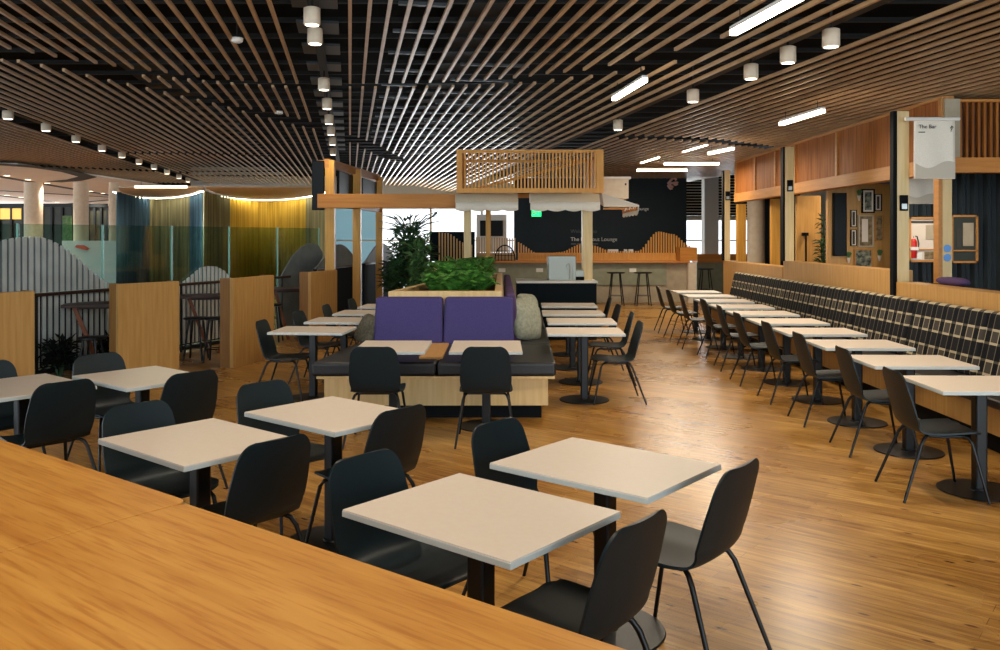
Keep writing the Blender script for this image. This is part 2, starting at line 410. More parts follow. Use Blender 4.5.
# pale soffit far left with its black slots
sf = MB().prism([(-30,22.5),(-12.6,22.5),(-12.4,58),(-30,58)], 3.62, 3.66).build('soffit', 'soffit', ceil)
sf['label'] = 'plain pale ceiling far left'
st_ = MB()
def slot(w, d0, d1, ww, z): st_.prism([W2(w-ww,d0), W2(w+ww,d0), W2(w+ww,d1), W2(w-ww,d1)], z-.006, z)
slot(-10.85, 22, 45, .16, 3.62); slot(-16, 22, 50, .16, 3.62)
def cz(px, py): Y = F*1.865/(HZ-py); return ((px-500)*Y/F, Y)
for P_, ww in (([(-40,161),(0,164),(40,167),(70,171.5),(88,176.5),(74,180),(54,181.6)], .5), ([(0,190.5),(60,194),(110,197),(124,198.5)], .25), ([(124,198.5),(95,201),(70,203.5),(46,207.5)], .35), ([(40,206.5),(52,208.5)], 1.2)):
    q = [cz(*p) for p in P_]
    for a, b in zip(q, q[1:]): st_.bar((a[0],a[1],3.605), (b[0],b[1],3.605), ww, .01)
st_.build('slot', 'track', ceil)
# dark track channels
tr = MB()
for w, z in ((-5.5, 3.78), (4.2, 3.62), (-.34, 3.9)): tr.prism([W2(w-.05,0), W2(w+.05,0), W2(w+.05,33), W2(w-.05,33)], z, z+.04)
tr.build('lighting_track', 'track', ceil)

struct(B(13.8,14,-4,62,0,4.5).build('wall_right', 'navy_wall'), 'dark far side wall behind the timber pavilion', 'wall')
wf = MB(); WY = 34
# far wall with two bright openings
wf.box(-12.2,-6.7,WY,WY+.3,0,4.5); wf.box(1.3,7.0,WY,WY+.3,0,4.5); wf.box(9.9,14,WY,WY+.3,0,4.5)
wf.box(-6.7,1.3,WY,WY+.3,0,.5); wf.box(-6.7,1.3,WY,WY+.3,2.9,4.5)
wf.box(7.0,9.9,WY,WY+.3,0,.6); wf.box(7.0,9.9,WY,WY+.3,2.45,4.5)
struct(wf.build('wall_back', 'pale_wall'), 'pale far wall with bright daylight windows', 'wall')
def window(n, x0, x1, z0, z1, nm, label):
    w = thing('window_%d' % n, label, 'window'); w['kind'] = 'structure'
    B(x0,x1,WY+.2,WY+.22,z0,z1).build('pane', 'sky_pane', w)
    f = MB()
    for i in range(nm+1):
        x = x0+(x1-x0)*i/nm; f.box(x-.04,x+.04,WY-.02,WY+.1,z0,z1)
    f.box(x0,x1,WY-.02,WY+.1,z1-.08,z1); f.box(x0,x1,WY-.02,WY+.1,z0,z0+.08); f.box(x0,x1,WY,WY+.08,1.55,1.60)
    f.build('frame', 'pale_wall', w)
window(1, -4.75, 1.3, .5, 2.9, 3, 'bright daylight window seen between the planter and the serving kiosk')
window(3, -6.7, -4.75, .5, 2.9, 2, 'dimmer bluish window seen between the honey timber posts')
[o for o in bpy.data.objects['window_3'].children if o.name.startswith('pane')][0].data.materials[0] = emit('sky_dim', (110,146,160), .6)
window(2, 7.0, 9.9, .6, 2.45, 2, 'bright daylight window far right beyond the dark sign wall')
struct(B(-30,14,61.5,61.8,0,4.5).build('wall_left', 'shop_dark'), 'dark distant shopfront wall beyond the left balcony', 'wall')

lv = thing('louvre_screen', 'dark louvred screen with pale horizontal blades above the far right window', 'screen', (6.3,33.4,2.5))
B(0,4.4,.1,.15,0,1.6).build('backing', 'plinth', lv)
m = MB()
for k in range(14): m.box(0,4.4,0,.06,.03+k*.11,.055+k*.11)
m.build('blade', 'pale_wall', lv)
# distant hall, far left
tag(B(XY(62,27),XY(119,27),27,27.25,0,1.6).build('balcony_wall', 'pale_wall'), 'white balcony wall in the distance left of the blue curtain', 'wall')
tag(MB().plate([(XY(72,26.8),1.86),(XY(84,26.8),1.95),(XY(88,26.8),2.1),(XY(86,26.8),2.25),(XY(76,26.8),2.2)],26.8,26.84).build('coral_mark','coral') , 'x','x') if False else None
cm = MB().plate([(XY(74,26.9),1.40),(XY(86,26.9),1.30),(XY(88,26.9),1.36),(XY(83,26.9),1.46),(XY(76,26.9),1.47)],26.93,26.99).build('wall_mark','coral', bpy.data.objects['balcony_wall'])
cm['label'] = 'coral coloured mark'
for (a, b, lab) in ((25,42,'broad cream column at far left edge of the balcony'), (74,88,'cream column between two dark distant shopfronts'), (109,119,'cream column right beside the blue curtain')):
    x = (XY(a,30)+XY(b,30))/2; r = (XY(b,30)-XY(a,30))/2
    c = thing('column', lab, 'column', (x,30,0), 0, 'distant columns at left')
    MB().lathe([(r,0),(r,3.62)], 28).build('shaft', 'cream', c, smooth=True)
    MB().lathe([(r*1.12,0),(r*1.12,.12),(r*1.02,.14)], 28).build('base', 'cream', c, smooth=True)
for (a, b, lab) in ((-12,24,'lit amber shopfront at the far left edge'), (42,73,'dark shopfront between two cream columns'), (89,108,'dark shopfront just left of the blue curtain')):
    t = thing('shopfront', lab, 'shopfront', (0,0,0), 0, 'distant shopfronts')
    x0, x1 = XY(a,36), XY(b,36)
    B(x0,x1,36,36.2,1.2,3.0).build('glazing', 'shop_dark', t)
    f = MB(); f.box(x0,x1,35.9,36,2.95,3.1)
    for i in range(4): x = x0+(x1-x0)*i/3; f.box(x-.04,x+.04,35.92,36,1.2,3.0)
    f.build('frame', 'steel_dark', t)
    if a < 0: B(x0+.1,x1-.1,35.94,35.98,2.45,2.9).build('lit_fascia', 'shop_warm', t)
    else: B(x0+.9,x0+1.3,35.9,35.98,1.5,2.6).build('display', 'leaf_mid', t)

# curved curtains and their fascias
def curtain(name, px0, px1, Y0, Y1, mat, label, zt=2.96):
    x0, x1 = XY(px0,Y0), XY(px1,Y1); n = int(abs(x1-x0)/.045)
    vs = []; 
    m = MB()
    for i in range(n+1):
        t = i/n; x = x0+(x1-x0)*t; y = Y0+(Y1-Y0)*t
        y += .09*math.sin(i*1.05)+.03*math.sin(i*2.3)
        vs += [(x,y,.05),(x,y,zt)]
    m.add(vs, [(2*i,2*i+2,2*i+3,2*i+1) for i in range(n)])
    o = m.build(name, mat, smooth=True); s = o.modifiers.new('s','SOLIDIFY'); s.thickness = .012
    return tag(o, label, 'curtain')
def arc(px0, px1, Y, sag, n=24):
    out = []
    for i in range(n+1):
        y = Y+sag*math.sin(PI*i/n)**.8; out.append((XY(px0+(px1-px0)*i/n, y), y))
    return out
def arc_curtain(path, mats, label, zt):
    # path with folds
    L = [0]
    for a, b in zip(path, path[1:]): L.append(L[-1]+math.hypot(b[0]-a[0], b[1]-a[1]))
    n = int(L[-1]/.05)
    def at(s):
        for i in range(len(path)-1):
            if s <= L[i+1]+1e-9:
                t = (s-L[i])/(L[i+1]-L[i]); a, b = path[i], path[i+1]
                dx, dy = b[0]-a[0], b[1]-a[1]; q = math.hypot(dx,dy)
                return a[0]+dx*t, a[1]+dy*t, -dy/q, dx/q
        return path[-1][0], path[-1][1], 0, 1
    root = thing('curtain', label, 'curtain')
    cuts = [0]+[m[1] for m in mats]
    for k, (mt, _) in enumerate(mats):
        i0, i1 = int(cuts[k]*n), int(cuts[k+1]*n); vs = []
        for i in range(i0, i1+1):
            x, y, nx, ny = at(L[-1]*i/n); o = .06*math.sin(i*.9)+.025*math.sin(i*2.1+1)
            vs += [(x+nx*o, y+ny*o, .05), (x+nx*o*.8, y+ny*o*.8, zt)]
        m = MB(); q = i1-i0; m.add(vs, [(2*i,2*i+2,2*i+3,2*i+1) for i in range(q)])
        ob = m.build('drape', mt, root, smooth=True); s = ob.modifiers.new('s','SOLIDIFY'); s.thickness = .012
    return root
def fascia(path, z0, z1, mat, label):
    m = MB()
    for a, b in zip(path, path[1:]):
        dx, dy = b[0]-a[0], b[1]-a[1]; q = math.hypot(dx,dy); nx, ny = -dy/q*.05, dx/q*.05
        m.prism([(a[0]+nx,a[1]+ny),(a[0]-nx,a[1]-ny),(b[0]-nx,b[1]-ny),(b[0]+nx,b[1]+ny)], z0, z1)
    return tag(m.build('curtain_pelmet', mat, smooth=False), label, 'pelmet')
p1 = arc(118, 203, 24.4, 4.2); p2 = arc(205, 331, 23.6, 6.0)
arc_curtain(p1, [('blue_curtain', .42), ('grey_curtain', .74), ('blue_curtain', 1)], 'curved floor-length curtain, blue at its ends and grey-green between', 3.0)
arc_curtain(p2, [('grey_curtain', .30), ('gold_curtain', .70), ('grey_curtain', 1)], 'curved golden yellow curtain behind the glass screens', 2.98)
for path, Yf, lab in ((p1, 22.7, 'flat beige soffit in front of the blue and grey curtain'), (p2, 22.5, 'flat beige soffit in front of the golden curtain')):
    poly = [(path[0][0]*Yf/path[0][1], Yf), (path[-1][0]*Yf/path[-1][1], Yf)]+[(x, y+.15) for x, y in reversed(path)]
    tag(MB().prism(poly, 3.02, 3.07).build('curtain_soffit', 'fascia'), lab, 'soffit')

M['cove'] = emit('cove', (255,240,214), 9)
for path, z_, lab in ((p1, 2.985, 'thin lit cove strip under the pelmet of the blue and grey curtain'), (p2, 2.965, 'thin lit cove strip under the pelmet of the golden curtain')):
    t = thing('cove_light', lab, 'strip light', (0,0,0), 0, 'cove strips over the curtains')
    m = MB(); q = [(x, y-.28) for x, y in path]
    for a, b in zip(q, q[1:]): m.bar((a[0],a[1],z_), (b[0],b[1],z_), .05, .02)
    m.build('diffuser', 'cove', t)
    m = MB()
    for a, b in zip(q, q[1:]): m.bar((a[0],a[1],z_+.02), (b[0],b[1],z_+.02), .07, .02)
    m.build('housing', 'fascia', t)

# ---------------------------------------------------------------- chair
def catmull(P, k=4):
    out = []
    for i in range(len(P)-1):
        p0 = P[max(i-1,0)]; p1 = P[i]; p2 = P[i+1]; p3 = P[min(i+2,len(P)-1)]
        for j in range(k):
            t = j/k
            out.append(tuple(.5*(2*b+(c-a)*t+(2*a-5*b+4*c-d)*t*t+(3*b-a-3*c+d)*t**3) for a,b,c,d in zip(p0,p1,p2,p3)))
    out.append(tuple(P[-1])); return out
def shell_mesh(thick=.011, only_seat=False, lift=0):
    prof = catmull([(.250,.432,.205),(.225,.444,.212),(.12,.440,.222),(0,.432,.226),(-.09,.432,.220),(-.150,.444,.208),(-.186,.478,.202),(-.208,.535,.213),(-.230,.63,.212),(-.252,.73,.201),(-.266,.79,.192),(-.277,.839,.185)], 7)
    s = [0]
    for a, b in zip(prof, prof[1:]): s.append(s[-1]+math.hypot(b[0]-a[0], b[1]-a[1]))
    T = s[-1]; N = 14; rows = []
    for i, (y, z, hw) in enumerate(prof):
        if only_seat and s[i] > .40: break
        r = .085; e = min(s[i], T-s[i] if not only_seat else .40-s[i]); w = hw
        if e < r: w = hw*(1-.36*(1-math.sqrt(max(0,1-((r-e)/r)**2))))
        if only_seat: w *= .86
        back = min(1, max(0, (s[i]-.36)/.14)); row = []
        for j in range(N+1):
            u = -1+2*j/N; x = u*w
            yy = y+back*(.030-.022*min(1,max(0,(s[i]-.5)/.35)))*u*u; zz = z+(1-back)*.014*u**4-(.010*abs(u)**2 if s[i] < .05 else 0)
            if i == 0 or e < .001:
                pass
            row.append(Vector((x,yy,zz+lift)))
        rows.append(row)
    R = len(rows)
    def nrm(i, j):
        a = rows[min(i+1,R-1)][j]-rows[max(i-1,0)][j]; b = rows[i][min(j+1,N)]-rows[i][max(j-1,0)]
        return a.cross(b).normalized()
    top = []; bot = []
    for i in range(R):
        for j in range(N+1):
            n = nrm(i,j); top.append(rows[i][j]+n*thick/2); bot.append(rows[i][j]-n*thick/2)
    m = MB(); o = len(top); W = N+1; fs = []
    for i in range(R-1):
        for j in range(N):
            a = i*W+j; fs.append((a,a+1,a+W+1,a+W)); fs.append((o+a,o+a+W,o+a+W+1,o+a+1))
    for i in range(R-1):
        fs.append((i*W, (i+1)*W, o+(i+1)*W, o+i*W)); a = i*W+N; fs.append((a, o+a, o+a+W, a+W))
    for j in range(N):
        fs.append((j, o+j, o+j+1, j+1)); a = (R-1)*W+j; fs.append((a, a+1, o+a+1, o+a))
    m.add(top+bot, fs); return m
def make_chair(label, group):
    t = thing('shell_chair', label, 'chair', (0,0,0), 0, group)
    shell_mesh().build('seat_shell', 'shell', t, smooth=True)
    f = MB()
    for sx in (-1,1): f.tube([(sx*.155,.135,.420),(sx*.158,0,.415),(sx*.150,-.105,.424)], .010, 8)
    f.bar((-.155,.10,.415),(.155,.10,.415),.025,.012); f.bar((-.155,-.07,.417),(.155,-.07,.417),.025,.012)
    f.build('seat_frame', 'black_metal', t, smooth=True)
    for sx in (-1,1):
        MB().tube([(sx*.160,.13,.422),(sx*.178,.160,.412),(sx*.190,.180,.380),(sx*.240,.262,.0)], [.0105,.0115,.0115,.009], 10).build('leg', 'black_metal', t, smooth=True)
        MB().tube([(sx*.155,-.095,.426),(sx*.178,-.125,.412),(sx*.192,-.148,.375),(sx*.250,-.285,.0)], [.0105,.0115,.0115,.009], 10).build('leg', 'black_metal', t, smooth=True)
    return t
chair0 = None
def chair(x, y, rz, label, group, z=0):
    global chair0
    if chair0 is None:
        chair0 = make_chair(label, group); chair0.location = (x,y,z); chair0.rotation_euler = (0,0,rz); return chair0
    return dup(chair0, (x,y,z), rz, label, group)
table0 = None
def table(x, y, rz, label, group):
    global table0
    if table0 is not None: return dup(table0, (x,y,0), rz, label, group)
    t = thing('cafe_table', label, 'table', (x,y,0), rz, group)
    top = B(-.4,.4,-.32,.32,.716,.74).build('tabletop', 'top', t, bevel=.002)
    B(-.4015,.4015,-.3215,.3215,.713,.7345).build('edge_band', 'top_edge', top, bevel=.002)
    MB().box(-.04,.04,-.04,.04,.014,.70).build('column', 'black_metal', t, bevel=.014, seg=4)
    MB().box(-.16,.16,-.12,.12,.696,.708).build('top_plate', 'black_metal', t, bevel=.003)
    MB().lathe([(.262,0),(.266,.004),(.262,.010),(.06,.014),(.055,.022)], 48).build('base', 'black_metal', t, smooth=True)
    table0 = t; return t

# ---------------------------------------------------------------- front tables, set at an angle
AR = math.radians(-39.8); u = Vector((math.cos(AR), math.sin(AR))); v = Vector((-math.sin(AR), math.cos(AR)))
front = [((-.07,3.175), 'nearest pale square-edged table in the centre foreground, cut by no chair in front'),
         ((.467,3.83), 'pale table right behind the nearest one, with a chair pulled up at its right'),
         ((-1.49,4.285), 'pale table above the middle of the wooden counter, ringed by four chair backs'),
         ((-.955,4.94), 'pale table in front of the purple bench, beside the black chair with green sheen'),
         ((-2.58,6.22), 'pale table close to the widest oak partition at left'),
         ((-3.24,5.84), 'pale table cut by the left edge of the photo')]
front[0] = (front[0][0], 'nearest pale table, in the centre foreground')
front[2] = (front[2][0], 'pale table just above the left half of the wooden counter')
front[3] = (front[3][0], 'pale table behind the near left one, standing in front of the purple bench')
names = ['nearest foreground table','table behind the nearest one','table above the wooden counter','table in front of the purple bench','table beside the oak partition','table at the left edge']
for i, ((x, y), lab) in enumerate(front):
    table(x, y, AR, lab, 'angled tables in the foreground')
offs = {(0,-1):(.015,0),(0,1):(.02,.03),(1,-1):(.0,0),(1,1):(-.005,.02),(2,-1):(0,0),(2,1):(.0,.0),(3,-1):(.05,0),(3,1):(-.07,0),(4,-1):(.05,0),(4,1):(.04,0),(5,-1):(0,0),(5,1):(.03,0)}
for i, ((x, y), lab) in enumerate(front):
    for sgn in (-1, 1):
        du, dv = offs[(i,sgn)]
        p = Vector((x,y))+u*(sgn*(.370+du))+v*dv
        rz = AR+(PI/2 if sgn > 0 else -PI/2)
        chair(p.x, p.y, rz, 'black shell chair at the %s side of the %s' % ('right' if sgn > 0 else 'left', names[i]), 'black chairs at the angled tables')

# ---------------------------------------------------------------- right row
ordn = ['nearest','second','third','fourth','fifth','sixth','seventh','eighth','ninth','farthest']
for i in range(10):
    y = 5.92+i*1.087; x = 3.29+.028*(y-5.87)
    table(x, y, math.radians(-1.4), 'pale table along the plaid banquette, %s of the ten' % (ordn[i]+' from the front' if 0 < i < 9 else ordn[i]), 'tables along the plaid banquette')
    chair(x-(.345,.26,.28,.29,.33,.295,.28,.40,.42,.43)[i], y+random.uniform(-.03,.03)+(-.03 if i == 0 else .02), -PI/2+math.radians(-1.4)+random.uniform(-.05,.05),
          'black chair facing the plaid banquette, %s of the ten' % (ordn[i]+' from the front' if 0 < i < 9 else ordn[i]), 'chairs facing the plaid banquette')

# plaid banquette
bq = thing('banquette', 'long plaid-backed banquette along the right side under the timber pavilion', 'bench', (0,0,0))
YB0, YB1 = 5.0, 16.35
B(3.95,4.55,YB0,YB1,.16,.38).build('base', 'oak', bq)
B(4.02,4.55,YB0,YB1,0,.16).build('plinth', 'plinth', bq)
n = 8; L = (YB1-YB0)/n
for i in range(n):
    a, b = YB0+i*L+.006, YB0+(i+1)*L-.006
    B(3.90,4.36,a,b,.38,.46).build('seat', 'leather', bq, bevel=.025, seg=3)
    m = MB(); m.hull8([(4.30,a,.46),(4.50,a,.46),(4.50,b,.46),(4.30,b,.46)], [(4.44,a,1.07),(4.54,a,1.07),(4.54,b,1.07),(4.44,b,1.07)])
    m.build('backrest', 'plaid', bq, bevel=.04, seg=4)
# ---------------------------------------------------------------- timber pavilion on the right
struct(B(4.56,4.80,4.5,9.92,0,1.222).build('trim_1', 'oak', bevel=.004), 'low oak wall at the back of the banquette, nearest section', 'wall')
struct(B(4.56,4.80,10.02,13.88,0,1.352).build('trim_2', 'oak', bevel=.004), 'low oak wall at the back of the banquette, raised middle section', 'wall')
struct(B(4.56,4.80,13.94,17.6,0,1.25).build('trim_3', 'oak', bevel=.004), 'low oak wall at the back of the banquette, far section', 'wall')
for (y, z0, zt, lab) in ((9.93,0,3.19,'nearest tall pale timber post beside the hanging banner'), (13.77,1.352,3.17,'tall pale timber post rising from the middle of the low oak wall'), (17.52,1.25,3.08,'farthest tall pale timber post on the low oak wall')):
    p = thing('timber_post', lab, 'post', (4.645 if y < 10 else 4.605,y,z0), 0, 'pale posts along the low wall')
    w = .07 if y < 17 else .055
    if y < 10:
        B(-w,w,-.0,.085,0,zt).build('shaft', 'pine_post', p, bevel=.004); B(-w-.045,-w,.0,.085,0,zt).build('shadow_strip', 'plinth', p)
    else:
        B(-w,w,-.07,.07,0,zt-z0).build('shaft', 'pine_post', p, bevel=.004)
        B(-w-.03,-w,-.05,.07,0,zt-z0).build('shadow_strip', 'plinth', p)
    y0 = -.0 if y < 10 else -.07
    zc = {0: 2.14+.0, 1: 1.75+.02, 2: 1.5}[0 if y < 10 else 1 if y < 15 else 2]
    zz = (ZY(203,y) if y < 10 else ZY(186,y) if y < 15 else ZY(196,y))-z0
    d = B(-.045,.045,y0-.03,y0,zz-.09,zz+.09).build('junction_box', 'plinth', p, bevel=.006)
    B(-.03,.03,y0-.034,y0-.03,zz-.07,zz-.01).build('label_plate', 'steel', d)
# upper wall on plane x = 5.25
uw = thing('timber_fascia', 'reddish cedar panelled upper wall of the right-hand pavilion', 'wall panel', (0,0,0))
XU = 5.25; ytop = 3.37
edges = [10.24,11.05,12.9,15.0,16.0,17.6,19.2]
seams = [10.24, F*XU/370, F*XU/340, F*XU/306, F*XU/257+.9, 19.2]
yy = [10.24, 11.5, 13.4, 15.3, 16.4, 17.7, 19.15]
for a, b in zip(yy, yy[1:]):
    B(XU,XU+.1,a+.02,b-.02,2.68,ytop).build('panel', 'cedar', uw)
for a in yy: B(XU-.03,XU+.05,a-.035,a+.035,2.68,ytop).build('batten', 'cedar_beam', uw)
B(XU-.04,XU+.14,10.2,19.2,2.50,2.685).build('beam', 'cedar_beam', uw, bevel=.005)
B(XU-.02,XU+.12,10.2,19.2,ytop,ytop+.04).build('top_rail', 'cedar_beam', uw)
us = thing('slatted_screen', 'vertical cedar slat screen right of the hanging banner', 'screen', (XU+.1,10.24,2.5))
B(0,3.4,-.06,.08,0,.18).build('beam', 'cedar_beam_x', us, bevel=.004)
m = MB()
for k in range(44): m.box(.0+k*.072+.1,.03+k*.072+.1,-.02,.03,.18,.84)
m.build('slat', 'cedar', us)
B(0,3.4,.03,.05,.18,.84).build('backing', 'dark_wood', us)
B(0,3.4,-.04,.06,.84,.87).build('top_rail', 'cedar_beam_x', us)
B(-.1,.08,-.07,.05,.18,.87).build('corner_batten', 'taupe', us)
# inner post with stickers
ip = thing('timber_post', 'pale post with two round blue stickers behind the hanging banner', 'post', (XU+.12,10.45,0))
B(-.035,.08,-.06,.06,0,2.5).build('shaft', 'pine_post', ip, bevel=.004)
B(-.085,-.035,-.06,.06,0,2.5).build('edge_strip', 'cedar_beam', ip)
for z in (1.60, 1.49):
    MB().cyl((.02,-.060,z),(.02,-.068,z),.045,n=24).build('sticker', 'blue_sticker', ip)
# banners
def banner(name, x0, x1, y, z0, z1, label, rod, grp=None):
    t = thing(name, label, 'banner', ((x0+x1)/2, y, z0)); w = (x1-x0)/2; h = z1-z0
    vs = []; N = 12; K = 8
    m = MB(); P = []
    for i in range(N+1):
        for j in range(K+1):
            P.append((-w+2*w*i/N, .012*math.sin(i*.8+j*.3)*(1-j/K), h*j/K))
    m.add(P, [(i*(K+1)+j, (i+1)*(K+1)+j, (i+1)*(K+1)+j+1, i*(K+1)+j+1) for i in range(N) for j in range(K)])
    cl = m.build('cloth', 'canvas', t, smooth=True); s = cl.modifiers.new('s','SOLIDIFY'); s.thickness = .004
    poly = [(-w*.96,.01)]+[(w*.96,.01)]+[(w*(.96-1.92*i/12), h*(.24+.06*math.sin(i*.5+.6))) for i in range(13)]
    MB().plate(poly, -.020, -.016).build('hill_print', 'banner_shape', t)
    if rod:
        MB().cyl((-w-.10,0,h),(w+.05,0,h),.022,n=16).build('rod', 'white', t, smooth=True)
        text_obj('lettering', 'The Bar', .062, 'ink', t, (-w*.82,-.022,h*.84), (PI/2,0,0), .001)
        B(-w*.82,-w*.5,-.021,-.018,h*.77,h*.785).build('small_print', 'ink', t)
        g = MB(); g.lathe([(.0,0),(.001,0)],4); 
        MB().tube([(w*.74,-.02,h*.84),(w*.80,-.02,h*.88),(w*.86,-.02,h*.86),(w*.78,-.02,h*.82),(w*.76,-.02,h*.79)], .006, 6).build('emblem', 'ink', t)
    else:
        MB().cyl((-w-.04,0,h),(w+.04,0,h),.016,n=12).build('rod', 'white', t, smooth=True)
        MB().tube([(0,0,h),(0,0,h+.18)], .004, 6).build('cord', 'track', t)
    return t
banner('hanging_banner', XY(914,9.8), XY(955,9.8), 9.80, ZY(179,9.8), ZY(119,9.8), 'white cloth banner on a rod hung from the nearest tall post', True)
banner('hanging_banner', XY(906,12), XY(936,12), 12.0, ZY(204,12), ZY(168,12)-.02, 'smaller grey-white banner hanging below and behind the big one', False)
# interior of pavilion
cw = MB()
x = 6.25
while x < 13.6:
    cw.prism([(x,13.3),(x+.04,13.24),(x+.10,13.24),(x+.14,13.3),(x+.14,13.4),(x,13.4)], 0, 3.3); x += .2
cw.box(6.25,13.7,13.3,13.36,0,3.3)
tag(cw.build('corrugated_wall', 'navy_corr'), 'dark corrugated metal wall inside the timber pavilion', 'wall')
tag(B(5.48,6.62,14.4,14.5,0,2.62).build('picture_wall', 'oak'), 'light timber partition wall hung with framed pictures', 'wall')
def frame(px0, py0, px1, py1, Y, fm, im, label, mat_in=0):
    x0, x1 = XY(px0,Y), XY(px1,Y); z1, z0 = ZY(py0,Y), ZY(py1,Y)
    t = thing('picture_frame', label, 'picture', ((x0+x1)/2,Y,z0), 0, 'framed pictures on the timber partition')
    w = (x1-x0)/2; h = z1-z0; b = min(.022, w*.22)
    f = MB(); f.box(-w,w,0,.035,0,b); f.box(-w,w,0,.035,h-b,h); f.box(-w,-w+b,0,.035,b,h-b); f.box(w-b,w,0,.035,b,h-b)
    f.build('frame', fm, t)
    B(-w+b,w-b,.015,.03,b,h-b).build('mount', 'paper' if mat_in else im, t)
    if mat_in: B(-w+b+mat_in,w-b-mat_in,.010,.016,b+mat_in,h-b-mat_in).build('print', im, t)
Yp = 14.36
frame(862,189,875,213,Yp,'plinth','photo','large black framed landscape picture at top of the timber partition',.03)
frame(875,194,882,211,Yp,'plinth','ink','narrow black framed picture right of the largest one',.025)
frame(851,210,857,227,Yp,'plinth','ink','small black framed picture, upper of two at the left',.02)
frame(851,229.5,857,246,Yp,'plinth','ink','small black framed picture, lower of two at the left',.02)
frame(858.5,215,874,247,Yp,'taupe','photo_sepia','tan board with a pale strip in its middle')
B(XY(862,Yp-.01),XY(868,Yp-.01),Yp-.012,Yp-.002,ZY(242,Yp),ZY(219,Yp)).build('strip','paper').parent = None
tag(bpy.data.objects['strip'], 'pale paper strip pinned on the tan board', 'paper'); bpy.data.objects['strip'].name = 'paper_strip'
frame(875.5,215,883.5,241,Yp,'cedar_beam','photo_sepia','brown framed picture right of the tan board')
frame(854.5,249,873,268,Yp,'cedar_beam','photo','wide brown framed pair of photographs low on the partition')
for (px, py, lab) in ((859,196,'upper left'), (848.5,258,'lower left'), (879.5,256,'lower right')):
    t = thing('wall_sconce', 'small dried posy hung on the timber partition, %s' % lab, 'posy', (XY(px,Yp),Yp-.0,ZY(py+5,Yp)), 0, 'dried posies on the partition')
    MB().lathe([(.012,0),(.03,.07),(.034,.09)], 12).build('cone', 'paper', t, smooth=True)
    m = MB()
    for k in range(7):
        a = k*.9; m.tube([(0,0,.07),(.04*math.cos(a),.02*math.sin(a)-.02,.17+.02*math.sin(k))], [.006,.014], 6)
    m.build('stems', 'leaf_mid', t)
    t.name = 'dried_posy'
# wall screen at the partition's left end
t = thing('wall_screen', 'tall narrow black screen at the left end of the picture partition', 'screen', (XY(841,14.3),14.3,ZY(256,14.3)))
B(-.11,.11,.03,.10,0,1.05).build('housing', 'plinth', t, bevel=.005); B(-.095,.095,.024,.03,.015,1.035).build('display', 'screen_black', t)
# notice boards and extinguisher
def board(px0,py0,px1,py1,label,dark):
    Y = 13.15; x0, x1 = XY(px0,Y), XY(px1,Y); z1, z0 = ZY(py0,Y), ZY(py1,Y)
    t = thing('notice_board', label, 'notice board', ((x0+x1)/2,Y,z0)); w = (x1-x0)/2; h = z1-z0
    B(-w,w,.01,.06,0,h).build('panel', 'paper' if not dark else 'shop_dark', t)
    f = MB(); f.box(-w,w,-.01,.06,h-.03,h); f.box(-w,w,-.01,.06,0,.03); f.box(-w,-w+.03,-.01,.06,0,h); f.box(w-.03,w,-.01,.06,0,h); f.box(-w,w,-.01,.06,.18,.20)
    f.build('frame', 'cedar_beam', t)
    return t, w, h
t, w, h = board(909,217,945,262,'notice board with pale sheets seen left of the stickered post',False)
B(-w+.06,-w+.2,0,.01,.04,.15).build('sheet','white',t); B(-w+.24,-w+.42,0,.01,.04,.16).build('sheet','photo_sepia',t)
B(-w+.26,-w+.42,0,.01,h-.34,h-.12).build('sheet','taupe',t); B(-w+.03,w-.03,0,.01,h-.09,h-.06).build('header','ink',t)
t, w, h = board(951,215,978,263,'framed dark notice board right of the stickered post',True)
B(-.02,.14,0,.01,.26,h-.12).build('sheet','taupe',t); B(-.12,-.05,0,.01,.24,h-.2).build('sheet','ink',t)
fe = thing('fire_extinguisher', 'red fire extinguisher on the dark corrugated wall', 'fire extinguisher', (XY(913,13.18),13.18,ZY(258,13.18)))
MB().lathe([(.05,0),(.058,.01),(.058,.24),(.045,.28),(.02,.30)], 20).build('cylinder', 'red', fe, smooth=True)
MB().lathe([(.018,.30),(.022,.32),(.018,.35)], 12).build('valve', 'plinth', fe, smooth=True)
MB().tube([(0,0,.34),(.05,-.03,.33),(.07,-.04,.22),(.065,-.03,.12)], .008, 8).build('hose', 'plinth', fe, smooth=True)
B(-.0585,.0585,-.0595,-.02,.12,.17).build('band', 'white', fe)
# second plaid bench back-to-back
ib = thing('banquette', 'second plaid bench inside the pavilion, only its top edge showing over the low oak wall', 'bench', (0,0,0))
m = MB(); m.box(4.83,4.97,5.2,12.2,.4,1.215); m.build('backrest', 'plaid', ib, bevel=.04, seg=3)
B(4.97,5.2,5.2,9.8,.38,.46).build('seat', 'leather', ib, bevel=.02); B(4.84,5.18,5.2,9.8,0,.38).build('base', 'oak', ib)
def pillow(a, b, c, n=18, e=.42):
    m = MB(); vs = []; R = n//2
    for i in range(R+1):
        ph = -PI/2+PI*i/R
        for j in range(n):
            th = 2*PI*j/n
            sg = lambda q, p: math.copysign(abs(q)**p, q)
            x = a*sg(math.cos(th), e)*abs(math.cos(ph))**.55; y = b*sg(math.sin(th), e)*abs(math.cos(ph))**.55
            pinch = 1-.55*min(1,(abs(x/a)**3*abs(y/b)**3)); z = c*sg(math.sin(ph), 1)*pinch
            vs.append((x,y,z))
    fs = [(i*n+j, i*n+(j+1)%n, (i+1)*n+(j+1)%n, (i+1)*n+j) for i in range(R) for j in range(n)]
    return m.add(vs, fs)
def cushion(loc, size, rot, mat, label, group=None, name='cushion'):
    m = pillow(size[0]/2, size[1]/2, size[2]/2, 28)
    o = m.build(name, mat, None, loc, smooth=True, rot=rot); return tag(o, label, 'cushion', group)
